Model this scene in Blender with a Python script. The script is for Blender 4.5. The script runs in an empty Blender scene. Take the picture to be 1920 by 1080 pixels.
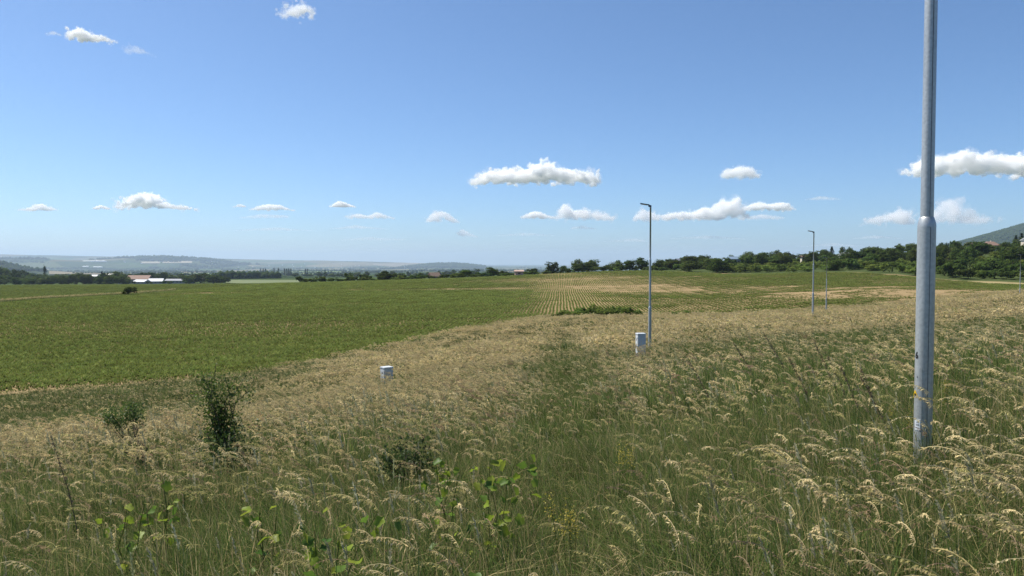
import bpy, bmesh, math, random
import numpy as np
from mathutils import Vector, Matrix

R = math.radians
sc = bpy.context.scene
col = sc.collection

# ------------------------------------------------------------------ camera
FPX = 1400.0                      # focal length in pixels of the 1920 wide frame
PITCH = R(2.0)
cam_d = bpy.data.cameras.new('camera'); cam = bpy.data.objects.new('camera', cam_d); col.objects.link(cam)
cam_d.sensor_width = 36.0; cam_d.lens = 36.0 * FPX / 1920.0
cam_d.clip_start = 0.05; cam_d.clip_end = 90000
cam.location = (0, 0, 0); cam.rotation_euler = (R(90) - PITCH, 0, 0)
sc.camera = cam

# ------------------------------------------------------------------ sky and sun
SUN_EL, SUN_AZ = R(58), R(-62)    # azimuth from +Y (view direction) towards +X
w = bpy.data.worlds.new('World'); sc.world = w; w.use_nodes = True
nt = w.node_tree; nt.nodes.clear()
sky = nt.nodes.new('ShaderNodeTexSky'); sky.sky_type = 'NISHITA'; sky.sun_disc = False
sky.sun_elevation = SUN_EL; sky.sun_rotation = SUN_AZ
sky.altitude = 0; sky.air_density = 0.72; sky.dust_density = 0.75; sky.ozone_density = 8.0
bg = nt.nodes.new('ShaderNodeBackground'); bg.inputs['Strength'].default_value = 0.093
wo = nt.nodes.new('ShaderNodeOutputWorld')
tint = nt.nodes.new('ShaderNodeMix'); tint.data_type = 'RGBA'; tint.blend_type = 'MULTIPLY'; tint.inputs[0].default_value = 1; tint.inputs[7].default_value = (.96, 1.02, 1.0, 1)
nt.links.new(sky.outputs[0], tint.inputs[6]); nt.links.new(tint.outputs[2], bg.inputs[0]); nt.links.new(bg.outputs[0], wo.inputs[0])
sun_d = bpy.data.lights.new('sun', 'SUN'); sun = bpy.data.objects.new('sun', sun_d); col.objects.link(sun)
sun_d.energy = 4.4; sun_d.angle = R(0.53); sun_d.color = (1.0, 0.94, 0.83)
sd = Vector((math.cos(SUN_EL) * math.sin(SUN_AZ), math.cos(SUN_EL) * math.cos(SUN_AZ), math.sin(SUN_EL)))
sun.rotation_euler = sd.to_track_quat('Z', 'Y').to_euler()
sun.location = (0, 0, 60)
sc.view_settings.view_transform = 'Standard'; sc.view_settings.look = 'None'
sc.view_settings.exposure = 0.72; sc.view_settings.gamma = 1.0; sc.view_settings.use_curve_mapping = False
cy = sc.cycles
cy.max_bounces = 22; cy.diffuse_bounces = 2; cy.glossy_bounces = 2; cy.transmission_bounces = 4
cy.transparent_max_bounces = 12; cy.volume_bounces = 20; cy.caustics_reflective = False; cy.caustics_refractive = False
cy.use_denoising = True; cy.denoising_prefilter = 'FAST'

# ------------------------------------------------------------------ helpers
rng = np.random.default_rng(7)
random.seed(7)

def vnoise(x, y, seed=0):
    """value noise 0..1"""
    x = np.asarray(x, float); y = np.asarray(y, float)
    xi = np.floor(x).astype(np.int64); yi = np.floor(y).astype(np.int64)
    fx = x - xi; fy = y - yi
    fx = fx * fx * (3 - 2 * fx); fy = fy * fy * (3 - 2 * fy)
    def h(a, b):
        n = (a * 374761393 + b * 668265263 + seed * 982451653) & 0x7fffffff
        n = ((n ^ (n >> 13)) * 1274126177) & 0x7fffffff
        n = (n ^ (n >> 16)) & 0xffff
        return n / 65535.0
    return (h(xi, yi) * (1 - fx) + h(xi + 1, yi) * fx) * (1 - fy) + (h(xi, yi + 1) * (1 - fx) + h(xi + 1, yi + 1) * fx) * fy

def fbm(x, y, seed=0, o=3):
    s = 0; a = 0.5; t = 0
    for i in range(o):
        s = s + a * vnoise(np.asarray(x) * 2 ** i, np.asarray(y) * 2 ** i, seed + i); t += a; a *= 0.5
    return s / t

def U(px): return (px - 960.0) / FPX
CP, SP = math.cos(PITCH), math.sin(PITCH)
def PT(px, py, d):
    """point seen at that place of the photograph, d metres ahead (along +Y)"""
    v = (540.0 - py) / FPX
    dy = CP + v * SP; dz = -SP + v * CP
    return np.array([U(px) * d / dy, d, dz * d / dy])

def build_mesh(name, V, F, C=None, smooth=False, mats=(), mi=None):
    me = bpy.data.meshes.new(name)
    V = np.asarray(V, np.float32).reshape(-1, 3)
    F = [np.asarray(f, np.int32) for f in F if len(f)]
    me.vertices.add(len(V)); me.vertices.foreach_set('co', V.ravel())
    tot = np.concatenate([np.full(len(f), f.shape[1], np.int32) for f in F])
    idx = np.concatenate([f.ravel() for f in F])
    me.loops.add(len(idx)); me.loops.foreach_set('vertex_index', idx)
    me.polygons.add(len(tot))
    me.polygons.foreach_set('loop_start', np.concatenate([[0], np.cumsum(tot)[:-1]]).astype(np.int32))
    me.polygons.foreach_set('loop_total', tot)
    me.polygons.foreach_set('use_smooth', np.full(len(tot), bool(smooth)))
    if mi is not None: me.polygons.foreach_set('material_index', np.asarray(mi, np.int32))
    me.update(calc_edges=True)
    if C is not None:
        a = me.color_attributes.new('Col', 'FLOAT_COLOR', 'POINT')
        c4 = np.ones((len(V), 4), np.float32); c4[:, :3] = C
        a.data.foreach_set('color', c4.ravel())
    for m in mats: me.materials.append(m)
    return me

class Acc:
    def __init__(s): s.V = []; s.F = {3: [], 4: []}; s.C = []; s.n = 0
    def add(s, V, F, C):
        V = np.asarray(V, float).reshape(-1, 3); s.V.append(V)
        for f in (F if isinstance(F, list) else [F]):
            f = np.asarray(f); s.F[f.shape[1]].append(f + s.n)
        C = np.asarray(C, float)
        s.C.append(np.broadcast_to(C, (len(V), 3)) if C.ndim == 1 else C)
        s.n += len(V)
    def mesh(s, name, mat, smooth=True):
        return build_mesh(name, np.concatenate(s.V), [np.concatenate(v) for v in s.F.values() if v], np.concatenate(s.C), smooth, (mat,))

def link(name, me, parent=None, loc=None, rot=None, scale=None):
    o = bpy.data.objects.new(name, me); col.objects.link(o)
    if parent is not None: o.parent = parent
    if loc is not None: o.location = loc
    if rot is not None: o.rotation_euler = rot
    if scale is not None: o.scale = scale
    return o
def tag(o, label=None, cat=None, group=None, kind=None):
    if label: o['label'] = label
    if cat: o['category'] = cat
    if group: o['group'] = group
    if kind: o['kind'] = kind
    return o
def thing(name, label, cat, loc, rz=0, group=None, scale=None):
    return tag(link(name, None, None, loc, (0, 0, rz), scale), label, cat, group)

# ------------------------------------------------------------------ materials
def new_mat(name):
    m = bpy.data.materials.new(name); m.use_nodes = True
    nt = m.node_tree; nt.nodes.clear()
    out = nt.nodes.new('ShaderNodeOutputMaterial')
    return m, nt, out
def N(nt, t, **kw):
    n = nt.nodes.new(t)
    for k, v in kw.items():
        if k in n.inputs: n.inputs[k].default_value = v
        else: setattr(n, k, v)
    return n

def plain(name, c, rough=0.7, metal=0.0, var=0.12, scale=6.0, bump=0.0, spec=0.4):
    m, nt, out = new_mat(name)
    b = N(nt, 'ShaderNodeBsdfPrincipled', Roughness=rough, Metallic=metal)
    b.inputs['Specular IOR Level'].default_value = spec
    tc = N(nt, 'ShaderNodeTexCoord'); nz = N(nt, 'ShaderNodeTexNoise', Scale=scale, Detail=5.0)
    nt.links.new(tc.outputs['Object'], nz.inputs['Vector'])
    mr = N(nt, 'ShaderNodeMapRange'); mr.inputs['To Min'].default_value = 1 - var; mr.inputs['To Max'].default_value = 1 + var
    mr.inputs['From Min'].default_value = 0.3; mr.inputs['From Max'].default_value = 0.7
    nt.links.new(nz.outputs[0], mr.inputs[0])
    mx = N(nt, 'ShaderNodeMix', data_type='RGBA', blend_type='MULTIPLY'); mx.inputs[0].default_value = 1.0
    mx.inputs[6].default_value = (*c, 1); nt.links.new(mr.outputs[0], mx.inputs[7])
    nt.links.new(mx.outputs[2], b.inputs['Base Color'])
    if bump:
        bp = N(nt, 'ShaderNodeBump', Strength=bump); nt.links.new(nz.outputs[0], bp.inputs['Height']); nt.links.new(bp.outputs[0], b.inputs['Normal'])
    nt.links.new(b.outputs[0], out.inputs[0])
    return m

def leafy(name, trans=0.4, inst=False, rnd=0.35, gloss=0.06, hue=0.0):
    """colour from the mesh's Col attribute, varied from one plant to the next"""
    m, nt, out = new_mat(name)
    at = N(nt, 'ShaderNodeAttribute', attribute_name='Col')
    oi = N(nt, 'ShaderNodeObjectInfo')
    mr = N(nt, 'ShaderNodeMapRange'); mr.inputs['To Min'].default_value = 1 - rnd; mr.inputs['To Max'].default_value = 1 + rnd
    nt.links.new(oi.outputs['Random'], mr.inputs[0])
    hs = N(nt, 'ShaderNodeHueSaturation'); nt.links.new(at.outputs['Color'], hs.inputs['Color'])
    nt.links.new(mr.outputs[0], hs.inputs['Value'])
    if hue:
        mu = N(nt, 'ShaderNodeMath', operation='MULTIPLY'); mu.inputs[1].default_value = 7.31
        fr = N(nt, 'ShaderNodeMath', operation='FRACT'); nt.links.new(oi.outputs['Random'], mu.inputs[0]); nt.links.new(mu.outputs[0], fr.inputs[0])
        m2 = N(nt, 'ShaderNodeMapRange'); m2.inputs['To Min'].default_value = 0.5 - hue; m2.inputs['To Max'].default_value = 0.5 + hue
        nt.links.new(fr.outputs[0], m2.inputs[0]); nt.links.new(m2.outputs[0], hs.inputs['Hue'])
    c = hs.outputs[0]
    d = N(nt, 'ShaderNodeBsdfDiffuse'); t = N(nt, 'ShaderNodeBsdfTranslucent'); g = N(nt, 'ShaderNodeBsdfGlossy', Roughness=0.45)
    nt.links.new(c, d.inputs[0]); nt.links.new(c, t.inputs[0])
    a = N(nt, 'ShaderNodeMixShader'); a.inputs[0].default_value = trans
    nt.links.new(d.outputs[0], a.inputs[1]); nt.links.new(t.outputs[0], a.inputs[2])
    last = a
    if gloss:
        b = N(nt, 'ShaderNodeMixShader'); b.inputs[0].default_value = gloss
        nt.links.new(a.outputs[0], b.inputs[1]); nt.links.new(g.outputs[0], b.inputs[2]); last = b
    nt.links.new(last.outputs[0], out.inputs[0])
    return m

M_GRASS = leafy('meadow_grass_blades', 0.37, rnd=0.25, gloss=0.0)
M_CROP = leafy('crop_leaves', 0.4, rnd=0.2, gloss=0.0, hue=0.01)
M_TREE = leafy('tree_leaves', 0.42, rnd=0.3, gloss=0.0, hue=0.018)
M_BUSH = leafy('bush_leaves', 0.45, rnd=0.15, gloss=0.015)
M_WOOD = plain('bark', (0.09, 0.07, 0.05), 0.9, 0, 0.3, 9, 0.4)
M_FAR = leafy('far_wood_leaves', 0.15, rnd=0.1, gloss=0.0)

# ------------------------------------------------------------------ terrain
ctrl = []
def c(px, d, z): ctrl.append((U(px) * d, d, z))
for x, y, z in ((0, 0, -1.65), (0, -40, -0.6), (-40, -40, -1.6), (40, -40, 0.6), (-8, 2, -2.1), (8, 2, -1.35), (-60, 0, -6), (60, 0, 0.5), (0, 3, -1.83)):
    ctrl.append((x, y, z))
for a in ((1731, 6.0, -1.71), (1731, 12, -2.0), (1740, 25, -2.75), (1750, 50, -3.9), (1750, 75, -4.5), (1913, 98.6, -5.7), (1900, 10, -1.65), (1900, 25, -2.5), (1900, 50, -3.6), (2100, 60, -2.8),
          (1200, 6, -2.05), (1200, 15, -2.75), (1203, 27, -3.6), (1219, 32.2, -4.07), (1525, 54.3, -4.36), (1550, 65, -4.95), (1550, 82, -6.2), (1480, 20, -3.0), (1480, 35, -3.6),
          (725, 8, -2.45), (725, 16, -3.45), (725, 22, -4.2), (725, 29, -5.0), (725, 45, -6.5), (0, 6, -2.5), (0, 13, -3.55), (0, 20, -5.3), (0, 30, -6.5), (0, 49, -8.2), (400, 8, -2.6), (400, 16, -3.8), (400, 30, -6.0), (400, 53, -8.1),
          (-300, 20, -5.2), (-300, 47, -8.4), (960, 20, -3.6), (960, 40, -5.0), (700, 68, -8.2), (900, 60, -7.0), (900, 86, -8.1), (1050, 75, -6.1), (1050, 92, -7.3), (1000, 105, -8.1), (1300, 60, -5.3), (1250, 85, -6.8),
          (1300, 112, -7.9), (1500, 108, -7.0), (1700, 115, -5.8), (1900, 140, -5.7), (237, 187, -8.6), (0, 150, -8.4), (600, 150, -8.7), (900, 150, -8.6), (-300, 200, -9.2),
          (0, 330, -10.4), (-400, 330, -11.5), (400, 320, -9.4), (560, 300, -8.5), (700, 305, -7.8), (850, 310, -6.9), (1050, 320, -5.0), (1200, 332, -3.9), (1400, 300, -5.1), (1600, 260, -3.7), (1720, 222, -4.7), (1850, 196, -5.6),
          (1500, 170, -6.6), (1300, 150, -7.5), (1100, 215, -8.1), (1050, 262, -7.0), (1700, 150, -5.4), (600, 225, -8.6),
          (0, 600, -17.4), (250, 650, -18.8), (560, 650, -18.5), (560, 400, -11.5), (860, 400, -9.0), (860, 600, -16), (1200, 420, -4.6), (1200, 620, -14), (-500, 600, -19),
          (1400, 350, -4.0), (1400, 430, -1.2), (1600, 310, -2.2), (1600, 430, 2.6), (1800, 225, -5.0), (1800, 310, -0.3), (1800, 400, 4.2), (1900, 230, -4.3), (1900, 310, 1.8), (1900, 420, 8.0), (2150, 230, -2), (2150, 420, 12),
          (1260, 430, -3.4), (1600, 700, 1), (1900, 700, 12), (1400, 700, -8)):
    c(*a)
ctrl = np.array(ctrl)
S0 = 60.0
def _phi(r): return np.where(r > 1e-9, r * r * np.log(np.maximum(r, 1e-9)), 0.0)
def _fit():
    P = ctrl[:, :2] / S0; n = len(P)
    r = np.linalg.norm(P[:, None] - P[None], axis=2)
    A = np.zeros((n + 3, n + 3)); A[:n, :n] = _phi(r) + np.eye(n) * 0.004
    A[:n, n] = 1; A[:n, n + 1:] = P; A[n, :n] = 1; A[n + 1:, :n] = P.T
    return np.linalg.solve(A, np.concatenate([ctrl[:, 2], [0, 0, 0]])), P
_W, _P = _fit()
def z_near(x, y):
    q = np.stack([x, y], -1) / S0
    out = np.full(len(q), _W[len(_P)]) + q @ _W[len(_P) + 1:]
    for i in range(len(_P)):
        out += _W[i] * _phi(np.hypot(q[:, 0] - _P[i, 0], q[:, 1] - _P[i, 1]))
    return out
def sstep(a, b, x):
    t = np.clip((x - a) / (b - a), 0, 1); return t * t * (3 - 2 * t)
def z_far(x, y):
    d = np.hypot(x, y)
    z = np.interp(d, [0, 650, 1300, 2000, 2800, 4500, 8000, 13000, 40000], [-17, -19, -26, -35, -45, -60, -84, -100, -105])
    z = z + (fbm(x / 900, y / 900, 3) - 0.5) * np.clip((d - 600) / 2000, 0, 1) * 14
    u = x / np.maximum(y, 1)
    top = np.interp(u, [U(p) for p in (-500, 0, 130, 250, 480, 700, 800, 900, 1000, 1400)], [(491 - p) / FPX * 13500 for p in (474, 477, 479.5, 481.5, 486, 491, 494, 498.5, 501, 500)])
    top = top + (fbm(u * 28, u * 0 + 3, 9) - .5) * 18
    g = np.exp(-((y - 13500) / 2300) ** 2); z = z + np.maximum(top - z, 0) * g
    def hill(px, Y, pyt, hw, sy):
        X = U(px) * Y; t = (491 - pyt) / FPX * Y
        gg = np.exp(-np.abs((x - X) / hw) ** 2.6) * np.exp(-((y - Y) / sy) ** 2)
        return np.maximum(t - z, 0) * gg
    z = z + hill(290, 9500, 482.5, 1150, 1100)
    z = z + hill(840, 10000, 495.5, 480, 1000)
    z = z + hill(-90, 3100, 486, 250, 330)
    z = z + hill(40, 8200, 485.5, 900, 800)
    # the wooded mountain on the right
    prof = np.interp(u, [0.40, 0.50, 0.579, 0.62, 0.65, 0.686, 0.74, 0.85, 1.0, 1.3], [-40, 25, 86, 128, 162, 203, 245, 275, 285, 240])
    z = z + np.maximum(prof + (fbm(x / 260, y / 260, 21) - .5) * 22 - z, 0) * np.exp(-((y - 4000) / 900) ** 2) * sstep(0.42, 0.56, u)
    return z
def Hfun(x, y):
    d = np.hypot(x, y); k = sstep(520, 900, d)
    zn = np.clip(z_near(x, y), -24, 24)
    zn = zn + (fbm(x / 3.1, y / 3.1, 5) - .5) * 0.16 * np.clip(d / 3, 0, 1) + (fbm(x / 40, y / 40, 6) - .5) * 0.35 * np.clip((d - 90) / 60, 0, 1)
    return zn * (1 - k) + z_far(x, y) * k

EXT = 26000.0
def axis(a, n, lo, hi):
    b = np.linspace(math.asinh(lo / a), math.asinh(hi / a), n); return a * np.sinh(b)
GX = axis(7.0, 501, -EXT, EXT); GY = axis(7.0, 421, -400, EXT)
mx_, my_ = np.meshgrid(GX, GY)
GZ = Hfun(mx_.ravel(), my_.ravel()).reshape(mx_.shape)
def H(x, y):
    """height of the ground sheet"""
    x = np.asarray(x, float); y = np.asarray(y, float)
    i = np.clip(np.searchsorted(GX, x) - 1, 0, len(GX) - 2); j = np.clip(np.searchsorted(GY, y) - 1, 0, len(GY) - 2)
    fx = (x - GX[i]) / (GX[i + 1] - GX[i]); fy = (y - GY[j]) / (GY[j + 1] - GY[j])
    return (GZ[j, i] * (1 - fx) + GZ[j, i + 1] * fx) * (1 - fy) + (GZ[j + 1, i] * (1 - fx) + GZ[j + 1, i + 1] * fx) * fy
def h1(x, y): return float(H(np.array([x]), np.array([y]))[0])
def hit(px, py, d0=300.0, d1=20000.0):
    """where the sight line meets the ground beyond d0"""
    d = np.geomspace(d0, d1, 1500)
    p = np.array([PT(px, py, 1.0)])[0]
    g = H(p[0] * d, d) - p[2] * d
    k = np.nonzero(g > 0)[0]
    dd = d[k[0]] if len(k) else d1
    return p[0] * dd, dd
def ground_at(px, d): x = U(px) * d; return x, d, h1(x, d)

# crop field outline, as ranges of distance for each bearing
NB_U = [U(p) for p in (-500, 0, 400, 700, 900, 1000, 1050, 1200, 1400, 1500, 1700, 1850, 1960, 2200)]
NB_D = [41, 44, 50, 66, 86, 103, 108, 108, 106, 104, 108, 122, 140, 150]
FB_U = [U(p) for p in (-500, 0, 400, 560, 700, 850, 1050, 1200, 1400, 1600, 1720, 1850, 1960, 2200)]
FB_D = [330, 330, 320, 302, 306, 311, 321, 333, 303, 262, 224, 197, 182, 170]
def near_b(u): return np.interp(u, NB_U, NB_D)
def far_b(u): return np.interp(u, FB_U, FB_D)
def vigour(x, y):
    """how well the crop has come up, 0 bare .. 1 closed"""
    u = x / y
    n = fbm(x / 14, y / 14, 31); n2 = fbm(x / 45, y / 22, 35)
    v = 1.0 - 0.25 * (n2 > 0.62)
    rz = sstep(0.015, 0.055, u + (n - .5) * 0.03) * (1 - sstep(255, 285, y + (n - .5) * 20))
    v = v - 0.31 * rz
    db = np.interp(u, [0.0, 0.10, 0.24, 0.39, 0.53, 0.65], [232, 222, 196, 168, 142, 128])
    hw = np.interp(u, [0.02, 0.1, 0.2, 0.4, 0.6], [10, 15, 28, 34, 32])
    bnd = np.exp(-((y - db + (n - .5) * 26) / hw) ** 4) * sstep(0.02, 0.1, u)
    v = v - 0.39 * bnd
    ls = np.exp(-((y - 226 - 90 * (-u - .1) * 0 + (n - .5) * 14) / 7) ** 2) * (1 - sstep(0.0, 0.05, u)) * sstep(-0.28, -0.2, u)
    l2 = np.exp(-((y - 198 - (u + .45) * 120 + (n - .5) * 10) / 8) ** 2) * sstep(-0.5, -0.47, u) * (1 - sstep(-0.36, -0.3, u))
    l3 = np.exp(-((y - 278 + (n - .5) * 16) / 6) ** 2) * sstep(-0.12, -0.02, u) * (1 - sstep(0.25, 0.3, u))
    v = v - 0.75 * ls - 0.7 * l2 - 0.5 * l3
    v = v - 0.35 * sstep(0.40, 0.60, u) * sstep(0.42, 0.6, n)
    v = v - 0.5 * (1 - sstep(0, 7, y - near_b(u))) * (n > 0.45)
    return np.clip(v + (n - .5) * 0.22, 0, 1.1)

def in_field(x, y, pad=0.0):
    u = x / np.maximum(y, 1e-3)
    return (y > near_b(u) + pad + (fbm(x / 6, y / 6, 77) - .5) * 6) & (y < far_b(u))

# ground material: colours of soil and land by attribute, plus grain
def ground_mat():
    m, nt, out = new_mat('ground_soil')
    at = N(nt, 'ShaderNodeAttribute', attribute_name='Col'); geo = N(nt, 'ShaderNodeNewGeometry')
    n1 = N(nt, 'ShaderNodeTexNoise', Scale=0.35, Detail=8.0, Roughness=0.7); nt.links.new(geo.outputs['Position'], n1.inputs['Vector'])
    mr = N(nt, 'ShaderNodeMapRange'); mr.inputs['From Min'].default_value = 0.3; mr.inputs['From Max'].default_value = 0.7
    mr.inputs['To Min'].default_value = 0.72; mr.inputs['To Max'].default_value = 1.25
    nt.links.new(n1.outputs[0], mr.inputs[0])
    # far land: parcels
    mp = N(nt, 'ShaderNodeMapping'); mp.inputs['Scale'].default_value = (1 / 420, 1 / 900, 0); mp.inputs['Rotation'].default_value = (0, 0, 0.25)
    nt.links.new(geo.outputs['Position'], mp.inputs['Vector'])
    vo = N(nt, 'ShaderNodeTexVoronoi', Scale=1.0); nt.links.new(mp.outputs[0], vo.inputs['Vector'])
    sp = N(nt, 'ShaderNodeSeparateColor'); nt.links.new(vo.outputs['Color'], sp.inputs[0])
    cr = N(nt, 'ShaderNodeValToRGB'); cr.color_ramp.interpolation = 'CONSTANT'
    cols = [(0, (.035, .055, .022)), (.24, (.055, .08, .03)), (.40, (.11, .10, .055)), (.5, (.03, .048, .022)), (.72, (.15, .13, .075)), (.79, (.05, .08, .028)), (.92, (.08, .095, .04))]
    el = cr.color_ramp.elements
    el[0].position = 0; el[0].color = (*cols[0][1], 1); el[1].position = cols[1][0]; el[1].color = (*cols[1][1], 1)
    for p, cc in cols[2:]:
        e = el.new(p); e.color = (*cc, 1)
    nt.links.new(sp.outputs[0], cr.inputs[0])
    fa = N(nt, 'ShaderNodeAttribute', attribute_name='parcel')
    mx = N(nt, 'ShaderNodeMix', data_type='RGBA'); nt.links.new(fa.outputs['Fac'], mx.inputs[0])
    nt.links.new(at.outputs['Color'], mx.inputs[6]); nt.links.new(cr.outputs[0], mx.inputs[7])
    mu = N(nt, 'ShaderNodeMix', data_type='RGBA', blend_type='MULTIPLY'); mu.inputs[0].default_value = 1
    nt.links.new(mx.outputs[2], mu.inputs[6]); nt.links.new(mr.outputs[0], mu.inputs[7])
    d = N(nt, 'ShaderNodeBsdfDiffuse'); nt.links.new(mu.outputs[2], d.inputs[0])
    bp = N(nt, 'ShaderNodeBump', Strength=0.5, Distance=0.15); nt.links.new(n1.outputs[0], bp.inputs['Height']); nt.links.new(bp.outputs[0], d.inputs['Normal'])
    nt.links.new(d.outputs[0], out.inputs[0])
    return m
xs, ys = mx_.ravel(), my_.ravel(); ds = np.hypot(xs, ys)
colr = np.zeros((len(xs), 3)); colr[:] = (.085, .08, .035)                      # meadow thatch
ys_s = np.maximum(ys, 1.0)
fld = (ys > near_b(xs / ys_s) - 1) & (ys < far_b(xs / ys_s) + 4) & (ys > 20)
colr[fld] = (.25, .185, .10)
colr[(ys > 170) & ~fld & (ds < 700)] = (.06, .08, .03)
u_ = xs / ys_s
stub = (u_ > U(1835)) & (ys > far_b(u_) - 30) & (ys < far_b(u_) + 12) & (ys > 100); colr[stub] = (.28, .23, .12)
forest = (ys > 2400) & (ys < 7000) & (u_ > 0.42); colr[forest] = (.035, .055, .022)
hl = np.hypot(xs - U(-90) * 3100, ys - 3100) < 430; colr[hl] = (.035, .05, .022)
h2 = (np.abs(xs - U(290) * 9500) < 1100) & (np.abs(ys - 9000) < 1100) & (fbm(xs / 700, ys / 700, 8) > 0.42); colr[h2] = (.04, .055, .028)
parc = sstep(600, 800, ds); parc[forest | hl | h2] = 0
nx, ny = len(GX), len(GY)
ii = (np.arange(ny - 1)[:, None] * nx + np.arange(nx - 1)[None]).ravel()
Fg = np.stack([ii, ii + 1, ii + nx + 1, ii + nx], 1)
me = build_mesh('ground', np.stack([xs, ys, GZ.ravel()], 1), [Fg], colr, True, (ground_mat(),))
a = me.attributes.new('parcel', 'FLOAT', 'POINT'); a.data.foreach_set('value', parc.astype(np.float32))
tag(link('ground', me), 'rolling ground of the meadow, crop field and far valley', None, None, 'structure')

# ------------------------------------------------------------------ plant pieces
WIND = np.array([-1.0, 0.12])
def ribbons(acc, g, base, h, bdir, bend, wd, seg, c0, c1, flat=None):
    n = len(base); t = np.linspace(0, 1, seg + 1)
    bend = np.asarray(bend)[:, None]; h = np.asarray(h)[:, None]
    hor = h * bend * t ** 1.9; ver = h * (t - 0.42 * np.minimum(bend, 1.2) * t ** 2.4)
    P = np.zeros((n, seg + 1, 3)); P[:, :, 0] = base[:, :1] + bdir[:, :1] * hor; P[:, :, 1] = base[:, 1:2] + bdir[:, 1:2] * hor; P[:, :, 2] = base[:, 2:3] + ver
    a = g.uniform(0, math.pi, n) if flat is None else flat
    sv = np.stack([np.cos(a), np.sin(a), 0 * a], 1)[:, None, :]
    wt = np.asarray(wd)[:, None] * np.maximum(1 - t ** 1.7, 0.06) * (0.6 + 0.4 * np.minimum(t * 4, 1))
    L = P - sv * wt[:, :, None] / 2; Rr = P + sv * wt[:, :, None] / 2
    V = np.stack([L, Rr], 2).reshape(-1, 3)
    b = (np.arange(n) * (seg + 1) * 2)[:, None] + (np.arange(seg) * 2)[None]
    b = b.ravel(); F = np.stack([b, b + 1, b + 3, b + 2], 1)
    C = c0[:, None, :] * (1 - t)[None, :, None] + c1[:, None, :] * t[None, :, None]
    acc.add(V, F, np.repeat(C, 2, axis=1).reshape(-1, 3))
    return P[:, -1]

def mixc(g, n, *cs):
    cs = np.array(cs); wgt = g.dirichlet(np.ones(len(cs)) * 0.7, n); return wgt @ cs

STRAW = ((.64, .51, .26), (.54, .40, .21), (.70, .58, .33), (.44, .40, .15))
GREEN = ((.092, .148, .03), (.14, .185, .043), (.05, .095, .026), (.20, .215, .07), (.075, .13, .05))
def panicles(acc, g, base, h, lean, K, sl, sw, L, stemw, cols, fat=1.0, spike=False):
    """flowering grass stalks: stem, arching head, hanging spikelets"""
    n = len(base)
    a = math.atan2(WIND[1], WIND[0]) + g.normal(0, 0.55, n); bd = np.stack([np.cos(a), np.sin(a)], 1)
    cst = mixc(g, n, (.16, .17, .06), (.30, .25, .12), (.11, .12, .045)); ch = mixc(g, n, *cols)
    top = ribbons(acc, g, base, h, bd, lean, np.full(n, stemw), 3, cst * .8, cst)
    # head arc
    s = np.linspace(0, 1, 6)
    ph0 = g.uniform(.45, 1.0, n)[:, None]; ph1 = g.uniform(1.7, 2.6, n)[:, None]; ph = ph0 + (ph1 - ph0) * s[None]
    if spike: ph = ph * .22; L = np.asarray(L) * .75
    dl = (np.asarray(L) / 5)[:, None]
    hor = np.concatenate([np.zeros((n, 1)), np.cumsum(np.sin(ph[:, :-1]) * dl, 1)], 1); ver = np.concatenate([np.zeros((n, 1)), np.cumsum(np.cos(ph[:, :-1]) * dl, 1)], 1)
    A = np.stack([top[:, :1] + bd[:, :1] * hor, top[:, 1:2] + bd[:, 1:2] * hor, top[:, 2:3] + ver], 2)      # n,6,3
    up = np.zeros((n, 6, 3)); up[:, :, 2] = stemw * .5; up[:, :, 0] = stemw * .25
    V = np.stack([A - up, A + up], 2).reshape(-1, 3)
    b = ((np.arange(n) * 12)[:, None] + (np.arange(5) * 2)[None]).ravel(); acc.add(V, np.stack([b, b + 1, b + 3, b + 2], 1), np.repeat(ch, 12, 0))
    # spikelets
    k = g.uniform(0.02, 1, (n, K)) * 4.999; i0 = k.astype(int); f = (k - i0)[:, :, None]
    r = np.arange(n)[:, None]
    P = A[r, i0] * (1 - f) + A[r, i0 + 1] * f
    out = np.stack([bd[:, None, 0] * g.uniform(.2, 1.2, (n, K)) + g.normal(0, .3, (n, K)), bd[:, None, 1] * g.uniform(.2, 1.2, (n, K)) + g.normal(0, .3, (n, K)), (g.uniform(.6, 1.8, (n, K)) if spike else g.uniform(-1.3, .25, (n, K)))], 2)
    out /= np.linalg.norm(out, axis=2, keepdims=True)
    ln = (sl * g.uniform(.7, 1.35, (n, K)))[:, :, None] * (1.25 - 0.5 * k[:, :, None] / 5)
    P0 = P + out * ln * g.uniform(0.0, 0.45, (n, K, 1)); P1 = P0 + out * ln
    sd = np.cross(out, g.normal(0, 1, (n, K, 3))); sd /= np.linalg.norm(sd, axis=2, keepdims=True) + 1e-9
    md = P0 * .6 + P1 * .4; wv = sd * sw * fat
    V = np.stack([P0, md - wv / 2, P1, md + wv / 2], 2).reshape(-1, 3)
    b = np.arange(n * K) * 4; F = np.stack([b, b + 1, b + 2, b + 3], 1)
    C = np.repeat(ch, K * 4, 0) * np.repeat(g.uniform(.7, 1.2, (n * K, 1)), 4, 0)
    acc.add(V, F, C)

def disk(g, n, r):
    a = g.uniform(0, 2 * math.pi, n); q = r * np.sqrt(g.uniform(0, 1, n)); return np.stack([q * np.cos(a), q * np.sin(a), np.full(n, -0.03)], 1)

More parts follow.
